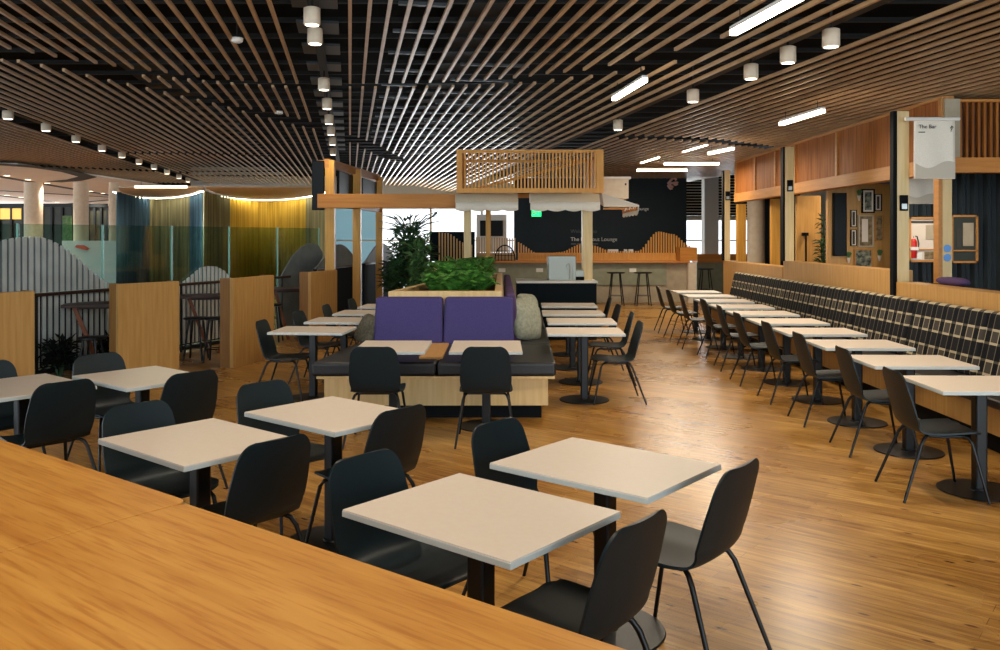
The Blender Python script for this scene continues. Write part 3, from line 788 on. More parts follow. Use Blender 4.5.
cushion((4.86,9.25,1.262), (.14,.55,.09), (0,0,0), 'purple_dark', 'small purple bolster lying on top of the inner plaid bench')

# things seen through the pavilion opening
def simple_post(px0, px1, Y, z1, mat, label, nm='timber_post'):
    x0, x1 = XY(px0,Y), XY(px1,Y); w = (x1-x0)/2
    t = thing(nm, label, 'post', ((x0+x1)/2,Y,0)); B(-w,w,-w,w,0,z1).build('shaft', mat, t, bevel=.004)
    B(-w-.02,w+.02,-w-.02,w+.02,0,.1).build('foot', mat, t)
    return t
simple_post(737,745,20.3,2.5,'honey_post','short brown post under the far end of the cedar beam')
simple_post(771,779,17.4,2.5,'honey_post','short brown post just left of the middle tall post')
t = thing('column', 'thick pale column seen through the pavilion opening', 'column', (XY(756,22),22,0)); MB().lathe([(.22,0),(.22,3.4)], 28).build('shaft', 'cream', t, smooth=True)
MB().lathe([(.25,0),(.25,.1),(.22,.11)], 28).build('base', 'cream', t, smooth=True)
t = thing('column', 'pale square column beyond the far tall post', 'column', (XY(710,27),27,0)); B(-.22,.22,-.2,.2,0,3.8).build('shaft', 'white', t, bevel=.01)
B(-.25,.25,-.23,.23,0,.1).build('base', 'cream', t)
tag(B(XY(764,25),XY(800,25),25,25.2,0,3.4).build('dark_partition', 'navy_wall'), 'dark partition deep behind the pavilion opening', 'wall')
tag(B(XY(797,16),XY(821,16),16,16.1,0,2.5).build('timber_partition', 'oak'), 'narrow light timber partition left of the picture wall', 'wall')
t = thing('door_handle_bar', 'slim dark vertical bar mounted on the narrow timber partition', 'bar', (XY(805,15.95),15.9,ZY(263,15.9)))
t.name = 'vertical_bar'
MB().cyl((0,0,0),(0,0,.55),.018,n=12).build('bar', 'plinth', t, smooth=True); B(-.05,.05,0,.09,.50,.56).build('bracket', 'plinth', t)
# tall dark plant by the partition
def leafy(name, x, y, z, hgt, rad, nl, lmat, label, ls=.14, pot=True, stem_n=5, cat='plant', group=None):
    t = thing(name, label, cat, (x,y,z), 0, group)
    base = 0
    if pot:
        MB().lathe([(.16,0),(.20,.02),(.24,.34),(.25,.36),(.22,.36),(.21,.32)], 28).build('pot', 'terracotta', t, smooth=True)
        MB().lathe([(.0,.32),(.212,.325)], 20).build('soil', 'soil', t); base = .32
    s = MB(); L = MB()
    tips = []
    for k in range(stem_n):
        a = k*2*PI/stem_n+random.random(); r = rad*random.uniform(.15,.6)
        top = (r*math.cos(a), r*math.sin(a), base+(hgt-base)*random.uniform(.7,1))
        mid = (top[0]*.45, top[1]*.45, base+(top[2]-base)*.5)
        s.tube([(top[0]*.1,top[1]*.1,base-.02), mid, top], [.02,.014,.006], 6); tips.append((mid, top))
    for i in range(nl):
        mid, top = random.choice(tips); f = random.uniform(-.3,1)
        c = Vector(mid).lerp(Vector(top), f); 
        a = random.uniform(0,2*PI); el = random.uniform(-.5,1.1)
        d = Vector((math.cos(a)*math.cos(el), math.sin(a)*math.cos(el), math.sin(el)))
        c = c+Vector((d.x,d.y,d.z*.5))*rad*random.uniform(.05,.55)
        if c.z < base+.02: c.z = base+.05+random.random()*.2
        q = ls*random.uniform(.6,1.2); side = d.cross(Vector((random.random()-.5,random.random()-.5,1))).normalized()
        nn = side.cross(d).normalized()
        P = [c, c+d*q*.4+side*q*.22+nn*.01, c+d*q*.4-nn*q*.06, c+d*q*.4-side*q*.22+nn*.01, c+d*q-nn*q*.12]
        L.add(P, [(0,1,2),(0,2,3),(1,4,2),(2,4,3)])
    s.build('stem', 'leaf_dark', t); L.build('foliage', lmat, t)
    return t
leafy('potted_plant', XY(823,15.3), 15.3, 0, 2.15, .16, 260, 'leaf_dark', 'tall thin dark plant beside the picture partition', .13, True, 3)

# ---------------------------------------------------------------- island bench
isl = thing('island_bench', 'large oak island bench with black seat pads and purple back panels', 'bench', (0,0,0))
YF = 8.15; YE = 14.6
# footprint: front edge x -1.78..0.54 ; left side slants in
def lx(y): return -1.72+(y-YF)*.105
B0 = MB().prism([(-1.68,YF+.09),(.46,YF+.09),(.60,YE),(lx(YE)+.08,YE)], .13, .395); B0.build('base', 'oak_pale', isl)
MB().prism([(-1.62,YF+.16),(.40,YF+.16),(.54,YE-.05),(lx(YE)+.14,YE-.05)], 0, .13).build('plinth', 'plinth', isl)
MB().prism([(-1.74,YF+.01),(.52,YF+.01),(.66,YE),(lx(YE),YE)], .395, .42).build('seat_board', 'oak_pale', isl, bevel=.003)
pads = [[(-1.79,YF),(-.605,YF),(-.605,9.55),(-1.615,9.55)], [(-.595,YF),(.53,YF),(.56,9.55),(-.595,9.55)]]
for p in pads: MB().prism(p, .42, .555).build('seat_pad', 'leather', isl, bevel=.03, seg=4)
for k in range(3):
    a, b = 9.56+k*1.65, 9.56+(k+1)*1.65-.01; f = lambda y: .53+.022*(y-YF)
    MB().prism([(.16,a),(f(a),a),(f(b),b),(.16,b)], .42, .555).build('seat_pad', 'leather', isl, bevel=.03, seg=4)
    g = lambda y: lx(y)-.02
    MB().prism([(g(a),a),(g(a)+.42,a),(g(b)+.42,b),(g(b),b)], .42, .555).build('seat_pad', 'leather', isl, bevel=.03, seg=4)
# armrest ledge between the two front tables
B(-.79,-.56,8.4,9.5,.54,.572).build('ledge', 'oak', isl, bevel=.004)
# purple backs (lean back)
for (x0, x1) in ((-1.40,-.632), (-.628,.155)):
    m = MB(); m.hull8([(x0,9.50,.545),(x1,9.50,.545),(x1,9.74,.545),(x0,9.74,.545)], [(x0+.01,9.63,1.065),(x1-.01,9.63,1.065),(x1-.01,9.78,1.065),(x0+.01,9.78,1.065)])
    m.build('back_panel', 'purple', isl, bevel=.035, seg=4)
for k in range(3):
    a, b = 9.80+k*1.6, 9.80+(k+1)*1.6-.01
    m = MB(); m.hull8([(.07,a,.545),(.24,a,.545),(.24,b,.545),(.07,b,.545)], [(.06+.0,a,1.10),(.17,a,1.10),(.17,b,1.10),(.06,b,1.10)])
    m.build('back_panel', 'purple_dark', isl, bevel=.04, seg=4)
    h = lambda y: lx(y)+.40
    m = MB(); m.hull8([(h(a)-.1,a,.545),(h(a)+.06,a,.545),(h(b)+.06,b,.545),(h(b)-.1,b,.545)], [(h(a)-.04,a,1.06),(h(a)+.06,a,1.06),(h(b)+.06,b,1.06),(h(b)-.04,b,1.06)])
    m.build('back_panel', 'purple_dark', isl, bevel=.04, seg=4)
# planter rising from the middle of the island
pl = thing('planter_box', 'oak trough planter behind the purple back panels', 'planter', (0,0,0))
def plx(y): return lx(y)+.5
inn = [(-1.12,9.95),(-.08,9.95),(-.02,YE-.1),(plx(YE)+.0,YE-.1)]
w = MB(); w.prism([(-1.27,9.80),(.02,9.80),(.02,9.93),(-1.25,9.93)], .46, 1.12); w.build('front_board', 'oak_pale', pl, bevel=.004)
MB().prism([(-.06,9.93),(.03,9.93),(.04,YE),(-.05,YE)], .46, 1.12).build('side_board', 'oak_pale', pl, bevel=.004)
MB().prism([(-1.25,9.93),(-1.17,9.93),(plx(YE)+.04,YE),(plx(YE)-.04,YE)], .46, 1.12).build('side_board', 'oak_pale', pl, bevel=.004)
MB().prism([(plx(YE)-.04,YE),(.04,YE),(.04,YE+.08),(plx(YE)-.04,YE+.08)], .46, 1.12).build('end_board', 'oak_pale', pl, bevel=.004)
MB().prism([(-1.17,9.93),(-.06,9.93),(-.05,YE),(plx(YE)+.04,YE)], .9, 1.0).build('soil', 'soil', pl)
# ferns in it
def fern(x, y, z, R, n, mat, label, hmax=.34):
    t = thing('fern', label, 'fern', (x,y,z), 0, 'ferns in the oak planter'); L = MB(); S_ = MB()
    for k in range(n):
        a = 2*PI*k/n+random.uniform(-.3,.3); r = R*random.uniform(.7,1.15); h = hmax*random.uniform(.6,1.1); pts = []
        for i in range(9):
            q = i/8; pts.append(Vector((math.cos(a)*r*q, math.sin(a)*r*q, h*math.sin(PI*.62*q+.05))))
        S_.tube(pts, [.006]+[.004]*7+[.002], 4)
        sd = Vector((-math.sin(a), math.cos(a), 0))
        for i in range(1, 9):
            for mth_ in (0, .5):
                q = (i-mth_)/8; p = pts[i-1].lerp(pts[i], 1-mth_); fl = .095*math.sin(PI*min(1,q*.9+.1))+.02
                d = (pts[i]-pts[i-1]).normalized()
                for s_ in (-1,1):
                    e = p+sd*s_*fl+d*fl*.35-Vector((0,0,fl*.2)); mid = p.lerp(e,.5)
                    L.add([p, mid+d*.016, e, mid-d*.016], [(0,1,2,3)])
    S_.build('stem', mat, t); L.build('frond', mat, t); return t
spots = [(-.74,10.45),(-.50,10.25),(-.28,10.45),(-.66,10.95),(-.36,11.0),(-.70,11.5),(-.45,11.6),(-.70,12.2),(-.32,12.4),(-.60,13.0),(-.35,13.7),(-.55,14.1)]
fl_ = ['front left corner','front middle','front right corner','second row left','second row right','third row left','third row right','fourth row left','fourth row right','fifth row','next to last row','far end']
for i, (x, y) in enumerate(spots):
    fern(x, y, .99, .29 if i < 7 else .36, 15, 'leaf', 'bushy green fern in the oak planter, %s' % fl_[i], .30 if i < 5 else .40)
# cushions
cushion((.31,9.98,.77), (.46,.46,.16), (math.radians(78),math.radians(8),math.radians(48)), 'cushion', 'grey-green cushion on the right side of the island bench, nearest of three', 'cushions on the right of the island')
cushion((.33,10.45,.79), (.46,.46,.15), (math.radians(78),math.radians(-6),math.radians(52)), 'cushion', 'grey-green cushion on the right side of the island bench, middle of three', 'cushions on the right of the island')
cushion((.35,10.92,.79), (.46,.46,.15), (math.radians(80),math.radians(5),math.radians(56)), 'cushion', 'grey-green cushion on the right side of the island bench, farthest of three', 'cushions on the right of the island')
cushion((-1.49,9.74,.69), (.34,.34,.13), (math.radians(66),math.radians(14),math.radians(-48)), 'cushion_dk', 'mottled dark cushion at the left end of the purple back panel')
# two tables in front of island
for (x, lab) in ((-.98,'left'), (-.125,'right')):
    o = table(x, 7.93, PI/2, 'pale table before the purple back panels, %s of the pair' % lab, 'pair of tables before the island bench')
chair(XY(377,7.3), 7.36, 0, 'black chair with its back to the camera, left of the pair at the island bench', 'pair of chairs before the island bench')
chair(XY(486,7.3), 7.36, 0, 'black chair with its back to the camera, right of the pair at the island bench', 'pair of chairs before the island bench')
# right hand tables of island
o4 = ['nearest','second','third','farthest']
for i, (y, xc) in enumerate(((9.2,.90),(10.32,.965),(11.42,.96),(12.7,1.01))):
    table(xc, y, math.radians(-1.2), 'pale table on the right side of the island bench, %s of four' % o4[i], 'tables right of the island bench')
    chair(xc+.33+(.02 if i else .0), y-.02+.02*i, PI/2+[.02,-.04,.05,0][i], 'black chair on the right side of the island bench, %s of four' % o4[i], 'chairs right of the island bench')
for i, (y, xc) in enumerate(((9.33,-2.02),(10.4,-1.88),(11.45,-1.75),(12.5,-1.6))):
    table(xc, y, math.radians(-4), 'pale table on the left side of the island bench, %s of four' % o4[i], 'tables left of the island bench')
    chair(xc-.30, y-.02, -PI/2-.1+[.03,-.05,.04,0][i], 'black chair on the left side of the island bench, %s of four' % o4[i], 'chairs left of the island bench')

# ---------------------------------------------------------------- serving kiosk
KY = 15.0
kx0, kx1 = XY(457,KY), XY(603,KY)
kb = thing('slatted_canopy', 'slatted orange timber box above the serving kiosk', 'canopy', (kx0,KY,2.50))
W_ = kx1-kx0; Hb = ZY(150,KY)-2.50; D_ = 2.0
m = MB(); 
for k in range(40): 
    x = .08+k*(W_-.16)/39.0; m.box(x-.014,x+.014,-.03,.03,.08,Hb-.05)
m.build('slat', 'slat_orange', kb)
m = MB()
for k in range(30):
    y = .08+k*(D_-.16)/29.0; m.box(W_-.04,W_+.0,y-.014,y+.014,.08,Hb-.05); m.box(.0,.04,y-.014,y+.014,.08,Hb-.05)
m.build('slat', 'slat_orange', kb)
m = MB(); m.box(-.004,.09,-.056,.056,-.004,Hb+.004); m.box(W_-.12,W_+.004,-.056,.056,-.004,Hb+.004); m.box(0,W_,-.05,.05,0,.08); m.box(0,W_,-.05,.05,Hb-.05,Hb)
m.box(0,.09,D_-.1,D_,0,Hb); m.box(W_-.1,W_,D_-.1,D_,0,Hb); m.box(0,W_,D_-.05,D_,0,.08); m.box(0,W_,D_-.05,D_,Hb-.05,Hb)
for x in (0, W_-.08): m.box(x,x+.08,0,D_,0,.08); m.box(x,x+.08,0,D_,Hb-.05,Hb)
m.build('frame', 'slat_orange', kb)
m = MB(); m.bar((.2,D_*.5,.1),(W_-.2,D_*.5,Hb-.1),.03,.05); m.build('brace', 'slat_orange', kb)
# posts
for (px, w, y, mat, lab) in ((467.5,.062,KY+.1,'pine_post','pale kiosk post under the left end of the slatted box'), (488.3,.05,KY+1.9,'honey_post','slimmer kiosk post behind the left one'), (587,.088,KY+.02,'pine_post','thick pale kiosk post under the right awning')):
    x = XY(px, y); t = thing('timber_post', lab, 'post', (x,y,0)); B(-w,w,-w,w,0,2.5).build('shaft', mat, t, bevel=.005); B(-w-.015,w+.015,-w-.015,w+.015,0,.08).build('foot', 'steel_dark', t)
# awnings
def awning(px0, px1, label):
    x0, x1 = XY(px0,KY-.2), XY(px1,KY-.2); w = x1-x0
    t = thing('awning', label, 'awning', (x0,KY-.06,2.22), 0, 'white awnings on the kiosk')
    vs = []; N = 10
    prof = []
    for i in range(N+1):
        a = PI/2*i/N; prof.append((-.0-.30*math.sin(a)-.0, .27-.0-.17*(1-math.cos(a))))
    m = MB(); P = []
    for x in (0,w): 
        for (y,z) in prof: P.append((x,y,z))
    n_ = N+1
    m.add(P, [(i,i+1,n_+i+1,n_+i) for i in range(N)])
    m.build('hood', 'awning_top', t, smooth=True).modifiers.new('s','SOLIDIFY').thickness = .01
    e = MB()
    for x in (0,w): e.add([(x,0,.10)]+[(x,y,z) for y,z in prof], [tuple(range(N+2))])
    e.build('end_cheek', 'canvas', t).modifiers.new('s','SOLIDIFY').thickness = .006
    K = 48; P = []
    for i in range(K+1):
        x = w*i/K; P += [(x,-.30,.105), (x,-.305,.105-.13-.028*abs(math.sin(PI*i/K*4)))]
    v_ = MB().add(P, [(2*i,2*i+1,2*i+3,2*i+2) for i in range(K)]).build('valance', 'canvas', t, smooth=True)
    v_.modifiers.new('s','SOLIDIFY').thickness = .006
    return t
awning(456,518,'white scalloped awning on the left half of the kiosk front')
awning(530,599,'white scalloped awning on the right half of the kiosk front')
# side awning slanting to the right
t = thing('awning', 'sloping side awning on the right flank of the kiosk', 'awning', (kx1-.02,KY,2.22), 0, 'white awnings on the kiosk')
xr = XY(638,KY)-kx1
m = MB(); m.add([(0,.0,.28),(0,1.6,.28),(xr,1.6,.06),(xr,-.25,.06),(0,-.30,.03),(0,1.6,.25),(xr,1.6,.03),(xr,-.25,.03)], [(0,3,2,1),(4,5,6,7),(0,4,7,3),(3,7,6,2),(2,6,5,1),(1,5,4,0)])
m.build('hood', 'canvas', t)
P = []; K = 20
for i in range(K+1): P += [(xr,-.25+1.85*i/K,.04),(xr-.02,-.25+1.85*i/K,-.09-.03*abs(math.sin(PI*i/4)))]
MB().add(P, [(2*i,2*i+1,2*i+3,2*i+2) for i in range(K)]).build('valance', 'canvas', t).modifiers.new('s','SOLIDIFY').thickness = .006
MB().bar((xr-.05,-.2,.0),(0,-.2,-.0),.03,.03).build('arm', 'cedar_beam_x', t)
# menu flap
t = thing('hanging_sign', 'small tilted sign with cream lettering under the side awning', 'sign', (XY(630,KY-.2),KY-.2,ZY(214,KY)))
o = MB().plate([(-.13,.0),(.13,.06),(.13,.18),(-.13,.10)],-.01,.01).build('board', 'cedar', t)
m = MB()
for k in range(3): m.tube([(-.09+k*.07,-.014,.045+k*.02),(-.07+k*.07,-.014,.10+k*.02),(-.05+k*.07,-.014,.06+k*.02)], .008, 6)
m.build('lettering', 'sign_white', t)
# cream box beside canopy
t = thing('bulkhead_box', 'cream timber box behind the right end of the slatted box', 'box', (XY(603,16.2),16.0,2.45))
bw = XY(627,16.2)-XY(603,16.2)
B(-.1,bw,0,.9,0,.36).build('carcass', 'cream', t); B(-.1,bw+.04,-.04,.94,.36,.40).build('lid', 'white', t)
B(bw-.07,bw-.04,-.01,0,.24,.28).build('latch', 'ink', t)
# kiosk counter
x0, x1 = XY(517,14.5), XY(598,14.5)
t = thing('serving_counter', 'dark navy kiosk counter with a white top', 'counter', (0,14.5,0))
B(x0,x1-.02,.03,.9,0,.955).build('body', 'kiosk_navy', t); B(x0-.01,x1,0,.92,.955,.99).build('worktop', 'white', t, bevel=.004)
B(x0+.02,x1-.04,.02,.03,.0,.1).build('kickboard', 'plinth', t)
t = thing('drinks_dispenser', 'pale grey-green cabinet with a tap standing on the white counter top', 'appliance', (XY(561.5,14.9),14.75,.99))
B(-.235,.235,0,.4,0,.415).build('cabinet', 'appliance', t, bevel=.012)
MB().tube([(.14,-.05,.02),(.14,-.05,.24),(.11,-.07,.29),(.07,-.09,.26),(.06,-.09,.2)], .010, 8).build('tap', 'steel', t, smooth=True)
MB().tube([(.19,-.02,.0),(.19,-.02,.22)], .008, 8).build('lever', 'steel', t, smooth=True)
t = thing('till', 'small grey tray unit between the dispenser and the thick kiosk post', 'appliance', (XY(579,14.9),14.8,.99))
B(-.10,.08,0,.3,.0,.06).build('base', 'plinth', t); B(-.10,.08,0,.3,.06,.17).build('hood', 'appliance', t, bevel=.01)
# beam from kiosk to left frame and the frame itself
t = thing('timber_portal', 'honey coloured timber frame of posts and beams left of the kiosk', 'frame', (0,0,0))
B(XY(318,KY),kx0-.01,KY-.06,KY+.10,ZY(208,KY),ZY(194,KY)).build('beam', 'cedar_beam_x', t, bevel=.005)
for (px, y, zt, w) in ((329.5,15.0,3.07,.078),(356.5,17.0,3.07,.078),(379,19.2,3.07,.075)):
    x = XY(px,y); B(x-w,x+w,y+.0-w+.08,y+w+.08,0,zt).build('post', 'honey_post', t, bevel=.005)
m = MB(); a = (XY(326,15),15.08,3.03); b = (XY(377,19.2),19.3,3.05); m.bar(a,b,.1,.14); m.box(XY(318,15),XY(326,15)+.05,15.0,15.16,2.94,3.07)
m.build('top_rail', 'cedar_beam', t)
m = MB(); m.bar((XY(329,15),15.1,2.36),(XY(379,19.2),19.3,2.36),.1,.16); m.build('side_rail', 'cedar_beam', t)
t = thing('ceiling_screen', 'black display screen hung on the outer side of the timber frame', 'screen', (XY(317,14.9),14.95,ZY(210,14.9)))
B(-.10,.11,0,.06,0,.86).build('housing', 'plinth', t, bevel=.006); B(-.09,.10,-.006,0,.02,.84).build('display', 'screen_black', t); B(-.02,.02,.06,.1,.4,.6).build('bracket', 'steel_dark', t)
t = thing('ceiling_screen', 'wide black display screens between the frame posts under the top rail', 'screen', (0,0,0))
for (a, b, ya, yb) in ((337,351,15.4,16.8),(361,375,17.4,18.9)):
    m = MB(); p, q = (XY(a,ya),ya), (XY(b,yb),yb)
    m.bar((p[0],p[1]+.1,2.72),(q[0],q[1]+.1,2.72),.05,.42); m.build('display', 'screen_black', t)

# ---------------------------------------------------------------- left booths
PL = [((-5.30,8.1),(-4.75,8.80)), ((-4.45,10.05),(-3.98,10.70)), ((-3.53,11.40),(-3.25,12.40)), ((-2.94,13.40),(-2.70,14.30))]
pn = ['nearest one cut by the left photo edge','wide one behind the far left table','one left of the booth with dark stools','farthest one beside the honey timber frame']
for (a, b), nm in zip(PL, pn):
    d = Vector((b[0]-a[0], b[1]-a[1])); L = d.length; d.normalize(); nrm = Vector((-d.y, d.x))
    ang = math.atan2(d.y, d.x)
    t = thing('oak_partition', 'waist-high oak partition panel, %s' % nm, 'partition', (a[0],a[1],0), ang, 'oak partitions along the left booths')
    B(.0,L,0,.05,0,1.19).build('front_board', 'oak', t, bevel=.003)
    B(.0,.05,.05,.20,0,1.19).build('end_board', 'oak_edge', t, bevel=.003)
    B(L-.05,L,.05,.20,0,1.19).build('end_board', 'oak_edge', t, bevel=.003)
    B(.05,L-.05,.05,.18,1.13,1.16).build('cap', 'oak', t)
    B(.03,L-.03,.012,.30,0,.0).v if False else None
# glass line
G0 = Vector((-6.9,8.2)); G1 = Vector((-3.5,16.7)); gd = (G1-G0).normalized(); gn = Vector((-gd.y, gd.x)); GL = (G1-G0).length
ga = math.atan2(gd.y, gd.x)
npan = 7
for k in range(npan):
    a = k*GL/npan; t = thing('glass_screen', 'tall clear glass screen behind the left booths, %s' % ['nearest','second','third','fourth','fifth','sixth','farthest'][k]+' panel', 'glass screen', tuple(G0+gd*a)+(0,), ga, 'glass screens behind the booths')
    w = GL/npan-.02
    B(0,w,-.006,.006,.06,1.90).build('pane', 'glass', t)
    B(w-.012,w+.004,-.010,.010,.06,1.905).build('edge', 'glass_edge', t)
    B(0,w,-.03,.03,0,.06).build('channel', 'steel_dark', t)
def glass_at(px):                      # arc length where the pixel column meets the glass line
    k = (px-500)/F                     # X = k Y
    s = (k*G0.y-G0.x)/(gd.x-k*gd.y); return s, (G0+gd*s).y
def wave(prof, mat, label, plain=False, px0=0):
    t = thing('wave_screen', label, 'screen', tuple(G0+gn*(-.05))+(0,), ga, 'wave-shaped screens behind the booths')
    S0 = [(glass_at(px)[0], ZY(py, glass_at(px)[1])) for px, py in prof]
    def z(s):
        for a, b in zip(S0, S0[1:]):
            if a[0] <= s <= b[0]:
                q = (s-a[0])/(b[0]-a[0]); q2 = q
                return a[1]+(b[1]-a[1])*q2
        return S0[-1][1]
    s = S0[0][0]
    if plain:
        poly = [(S0[0][0],.1),(S0[-1][0],.1)]+[(p[0],p[1]) for p in reversed(S0)]
        MB().plate(poly, -.012, .012).build('panel', mat, t); return t
    m = MB()
    while s < S0[-1][0]:
        za, zb = max(.2,z(s)), max(.2,z(s+.048))
        m.plate([(s,.1),(s+.048,.1),(s+.048,zb),(s,za)],-.012,.012); s += .092
    m.build('slat', mat, t)
    lo_ = [q for q in S0 if q[1] > 1.06 and q[0] < glass_at(110)[0]]
    if len(lo_) > 2: MB().plate([(lo_[0][0],1.04),(lo_[-1][0],1.04)]+[(q[0],q[1]-.015) for q in reversed(lo_)], .014, .020).build('backing_film', 'film_plain', t)
    B(S0[0][0],S0[-1][0],.014,.020,.08,1.02).build('added_backing', 'plinth', t)  # dark sheet added so the slat gaps read like the dark background beyond
    return t
big = [(-60,262),(-30,250),(-5,241),(10,238),(25,236.5),(38,237),(50,241),(62,248),(75,258),(88,270),(100,280),(112,288),(122,291),(150,290),(165,288),(180,282),(188,276),(197,268),(205,266),(214,266.5),(222,271),(232,282)]
wave(big, 'film', 'long grey slatted wave screen with its high crest at the far left')
wave([(276,281),(283,268),(290,256),(299,247),(306,243.5),(311,243),(316,246),(320,252)], 'film_plain', 'plain grey wave-shaped panel left of the timber frame', True)
wave([(338,262),(343,250),(349,243)], 'film_plain', 'plain grey wave-shaped panel between the first two frame posts', True) if False else None
# bar rail and dark hedge line
rl = thing('grab_rail', 'dark horizontal rail along the wave screens', 'rail', tuple(G0+gn*(-.18))+(0,), ga)
MB().cyl((0,0,1.02),(GL-1.2,0,1.02),.022,n=12).build('rail', 'dark_wood', rl, smooth=True)
m = MB()
for k in range(7): m.box(k*1.25+.2,k*1.25+.225,-.012,.012,0,1.02)
m.build('upright', 'steel_dark', rl)
# low dark planting behind the slats
for k, nm in enumerate(('behind the nearest opening','left of the wide oak partition','behind the wide oak partition')):
    p = G0+gd*(2.0+k*.85)-gn*.42
    leafy('shrub', p.x, p.y, 0, .42, .28, 420, 'leaf_black', 'low dark shrub below the slatted wave screen, %s' % nm, .12, False, 6, 'shrub', 'dark shrubs at the foot of the slats')
for (ax, ay, bx, by, lab) in ((-3.35,15.6,-3.0,18.4,'between the first two honey posts'), (-2.95,18.6,-2.6,21.6,'beyond the second honey post')):
    d = Vector((bx-ax, by-ay)); L_ = d.length; t = thing('booth_divider', 'dark grey wave-topped divider '+lab, 'divider', (ax,ay,0), math.atan2(d.y,d.x), 'dark dividers beyond the honey frame')
    B(0,L_,-.03,.03,0,1.15).build('base_panel', 'kiosk_navy', t)
    poly = [(0,1.15),(L_,1.15)]+[(L_*(1-i/16), 1.17+.42*math.sin(PI*i/16)**1.3) for i in range(17)]
    MB().plate(poly, -.012, .012).build('wave_panel', 'film_plain', t)
    B(0,L_,-.05,.05,1.12,1.16).build('rail', 'dark_wood', t)
# booth tables
def booth_table(px, Y, ln, label):
    t = thing('booth_table', label, 'table', (XY(px,Y),Y,0), math.radians(20), 'dark booth tables')
    B(-ln/2,ln/2,-.3,.3,.84,.875).build('tabletop', 'dark_wood', t, bevel=.004)
    for sx in (-1,1):
        MB().bar((sx*(ln/2-.12),0,.84),(sx*.06,0,.0),.07,.05).build('leg', 'leg_wood', t)
    B(-ln/2+.1,ln/2-.1,-.03,.03,.80,.84).build('apron', 'dark_wood', t)
booth_table(106,11.3,1.0,'dark table with slanted timber legs in the booth left of the wide oak partition')
booth_table(214,12.9,.95,'dark table with slanted timber legs in the booth between the second and third partitions')
booth_table(292,14.6,.8,'dark table in the farthest booth beside the honey timber frame')
def stool(x, y, label, group, h=.68, r=.17, rz=0):
    t = thing('bar_stool', label, 'stool', (x,y,0), rz, group)
    MB().lathe([(r*.9,h-.03),(r,h-.02),(r,h-.005),(r*.95,h)], 24).build('seat', 'black_metal', t, smooth=True)
    for k in range(4):
        a = PI/4+k*PI/2; MB().tube([(r*.6*math.cos(a),r*.6*math.sin(a),h-.03),(r*1.1*math.cos(a),r*1.1*math.sin(a),0)], .015, 8).build('leg', 'black_metal', t, smooth=True)
    m = MB(); rr = r*.95; P = [(rr*math.cos(PI/4+k*PI/2), rr*math.sin(PI/4+k*PI/2), h*.30) for k in range(5)]
    for a, b in zip(P, P[1:]): m.tube([a,b], .008, 6)
    m.build('footrest', 'black_metal', t); return t
stool(XY(196,12.2),12.2,'dark stool left of the middle booth table','dark stools in the booths',.6)
stool(XY(216,12.0),12.0,'dark stool right in front of the middle booth table','dark stools in the booths',.62)
stool(XY(288,14.3)-.25,14.3,'dark stool in the farthest booth','dark stools in the booths',.62)
stool(XY(92,10.7),10.7,'dark stool before the booth table left of the wide oak partition','dark stools in the booths',.5)

# ---------------------------------------------------------------- back bar with wave slats
BY = 22.5
bb = thing('back_bar', 'long grey-green bar with timber ledge under the dark sign wall', 'bar counter', (0,BY,0))
x0, x1 = XY(474,BY), XY(690,BY)
B(x0,x1,.25,.9,0,1.05).build('body', 'taupe', bb); B(x0,XY(668,BY),.20,.25,.46,1.05).build('upper_panel', 'sage', bb)
B(x0,x1,0,.9,1.05,1.10).build('ledge', 'ledge', bb, bevel=.004)
B(XY(688,BY),XY(696,BY),-.05,.5,0,1.05).build('end_panel', 'cream', bb)
for px in (502,540,634): B(XY(px,BY)-.09,XY(px,BY)+.09,.19,.20,.80,.90).build('socket', 'white', bb)
def zprof(P, px):
    for a, b in zip(P, P[1:]):
        if a[0] <= px <= b[0]:
            q = (px-a[0])/(b[0]-a[0]); q = q*q*(3-2*q); return a[1]+(b[1]-a[1])*q
    return P[-1][1]
def wave_slats(px0, px1, P, mat, label, group='wave slat screens on the bar', yoff=.5, solid=True):
    t = thing('wave_slat_screen', label, 'screen', (0,BY+yoff,1.10), 0, group); m = MB(); px = px0
    while px < px1:
        x = XY(px,BY+yoff); z = ZY(zprof(P,px),BY+yoff)-1.10; m.box(x,x+.034,0,.05,0,max(.05,z)); px += 2.55
    m.build('slat', mat, t)
    if solid: B(XY(px0,BY+yoff),XY(px1,BY+yoff),.05,.07,0,.20).build('backing', mat, t)
    B(XY(px0,BY+yoff),XY(px1,BY+yoff),-.01,.06,0,.03).build('bottom_rail', mat, t)
    return t
P1_ = [(470,239.5),(513,241),(541,254.5),(560,252),(581,244),(590,245),(612,251.3),(637,251),(658,231.5),(672,234),(690,246)]
wave_slats(518,690,P1_,'slat_orange','orange timber slats forming waves along the bar, peaking under the logo')
wave_slats(476,516,[(470,237),(518,238)],'slat_tan','paler level timber slats on the bar below the small black screen')
B(XY(680,BY),XY(697,BY),-.02,.6,1.10,1.45).build('end_box', 'cedar_beam_x', bb)
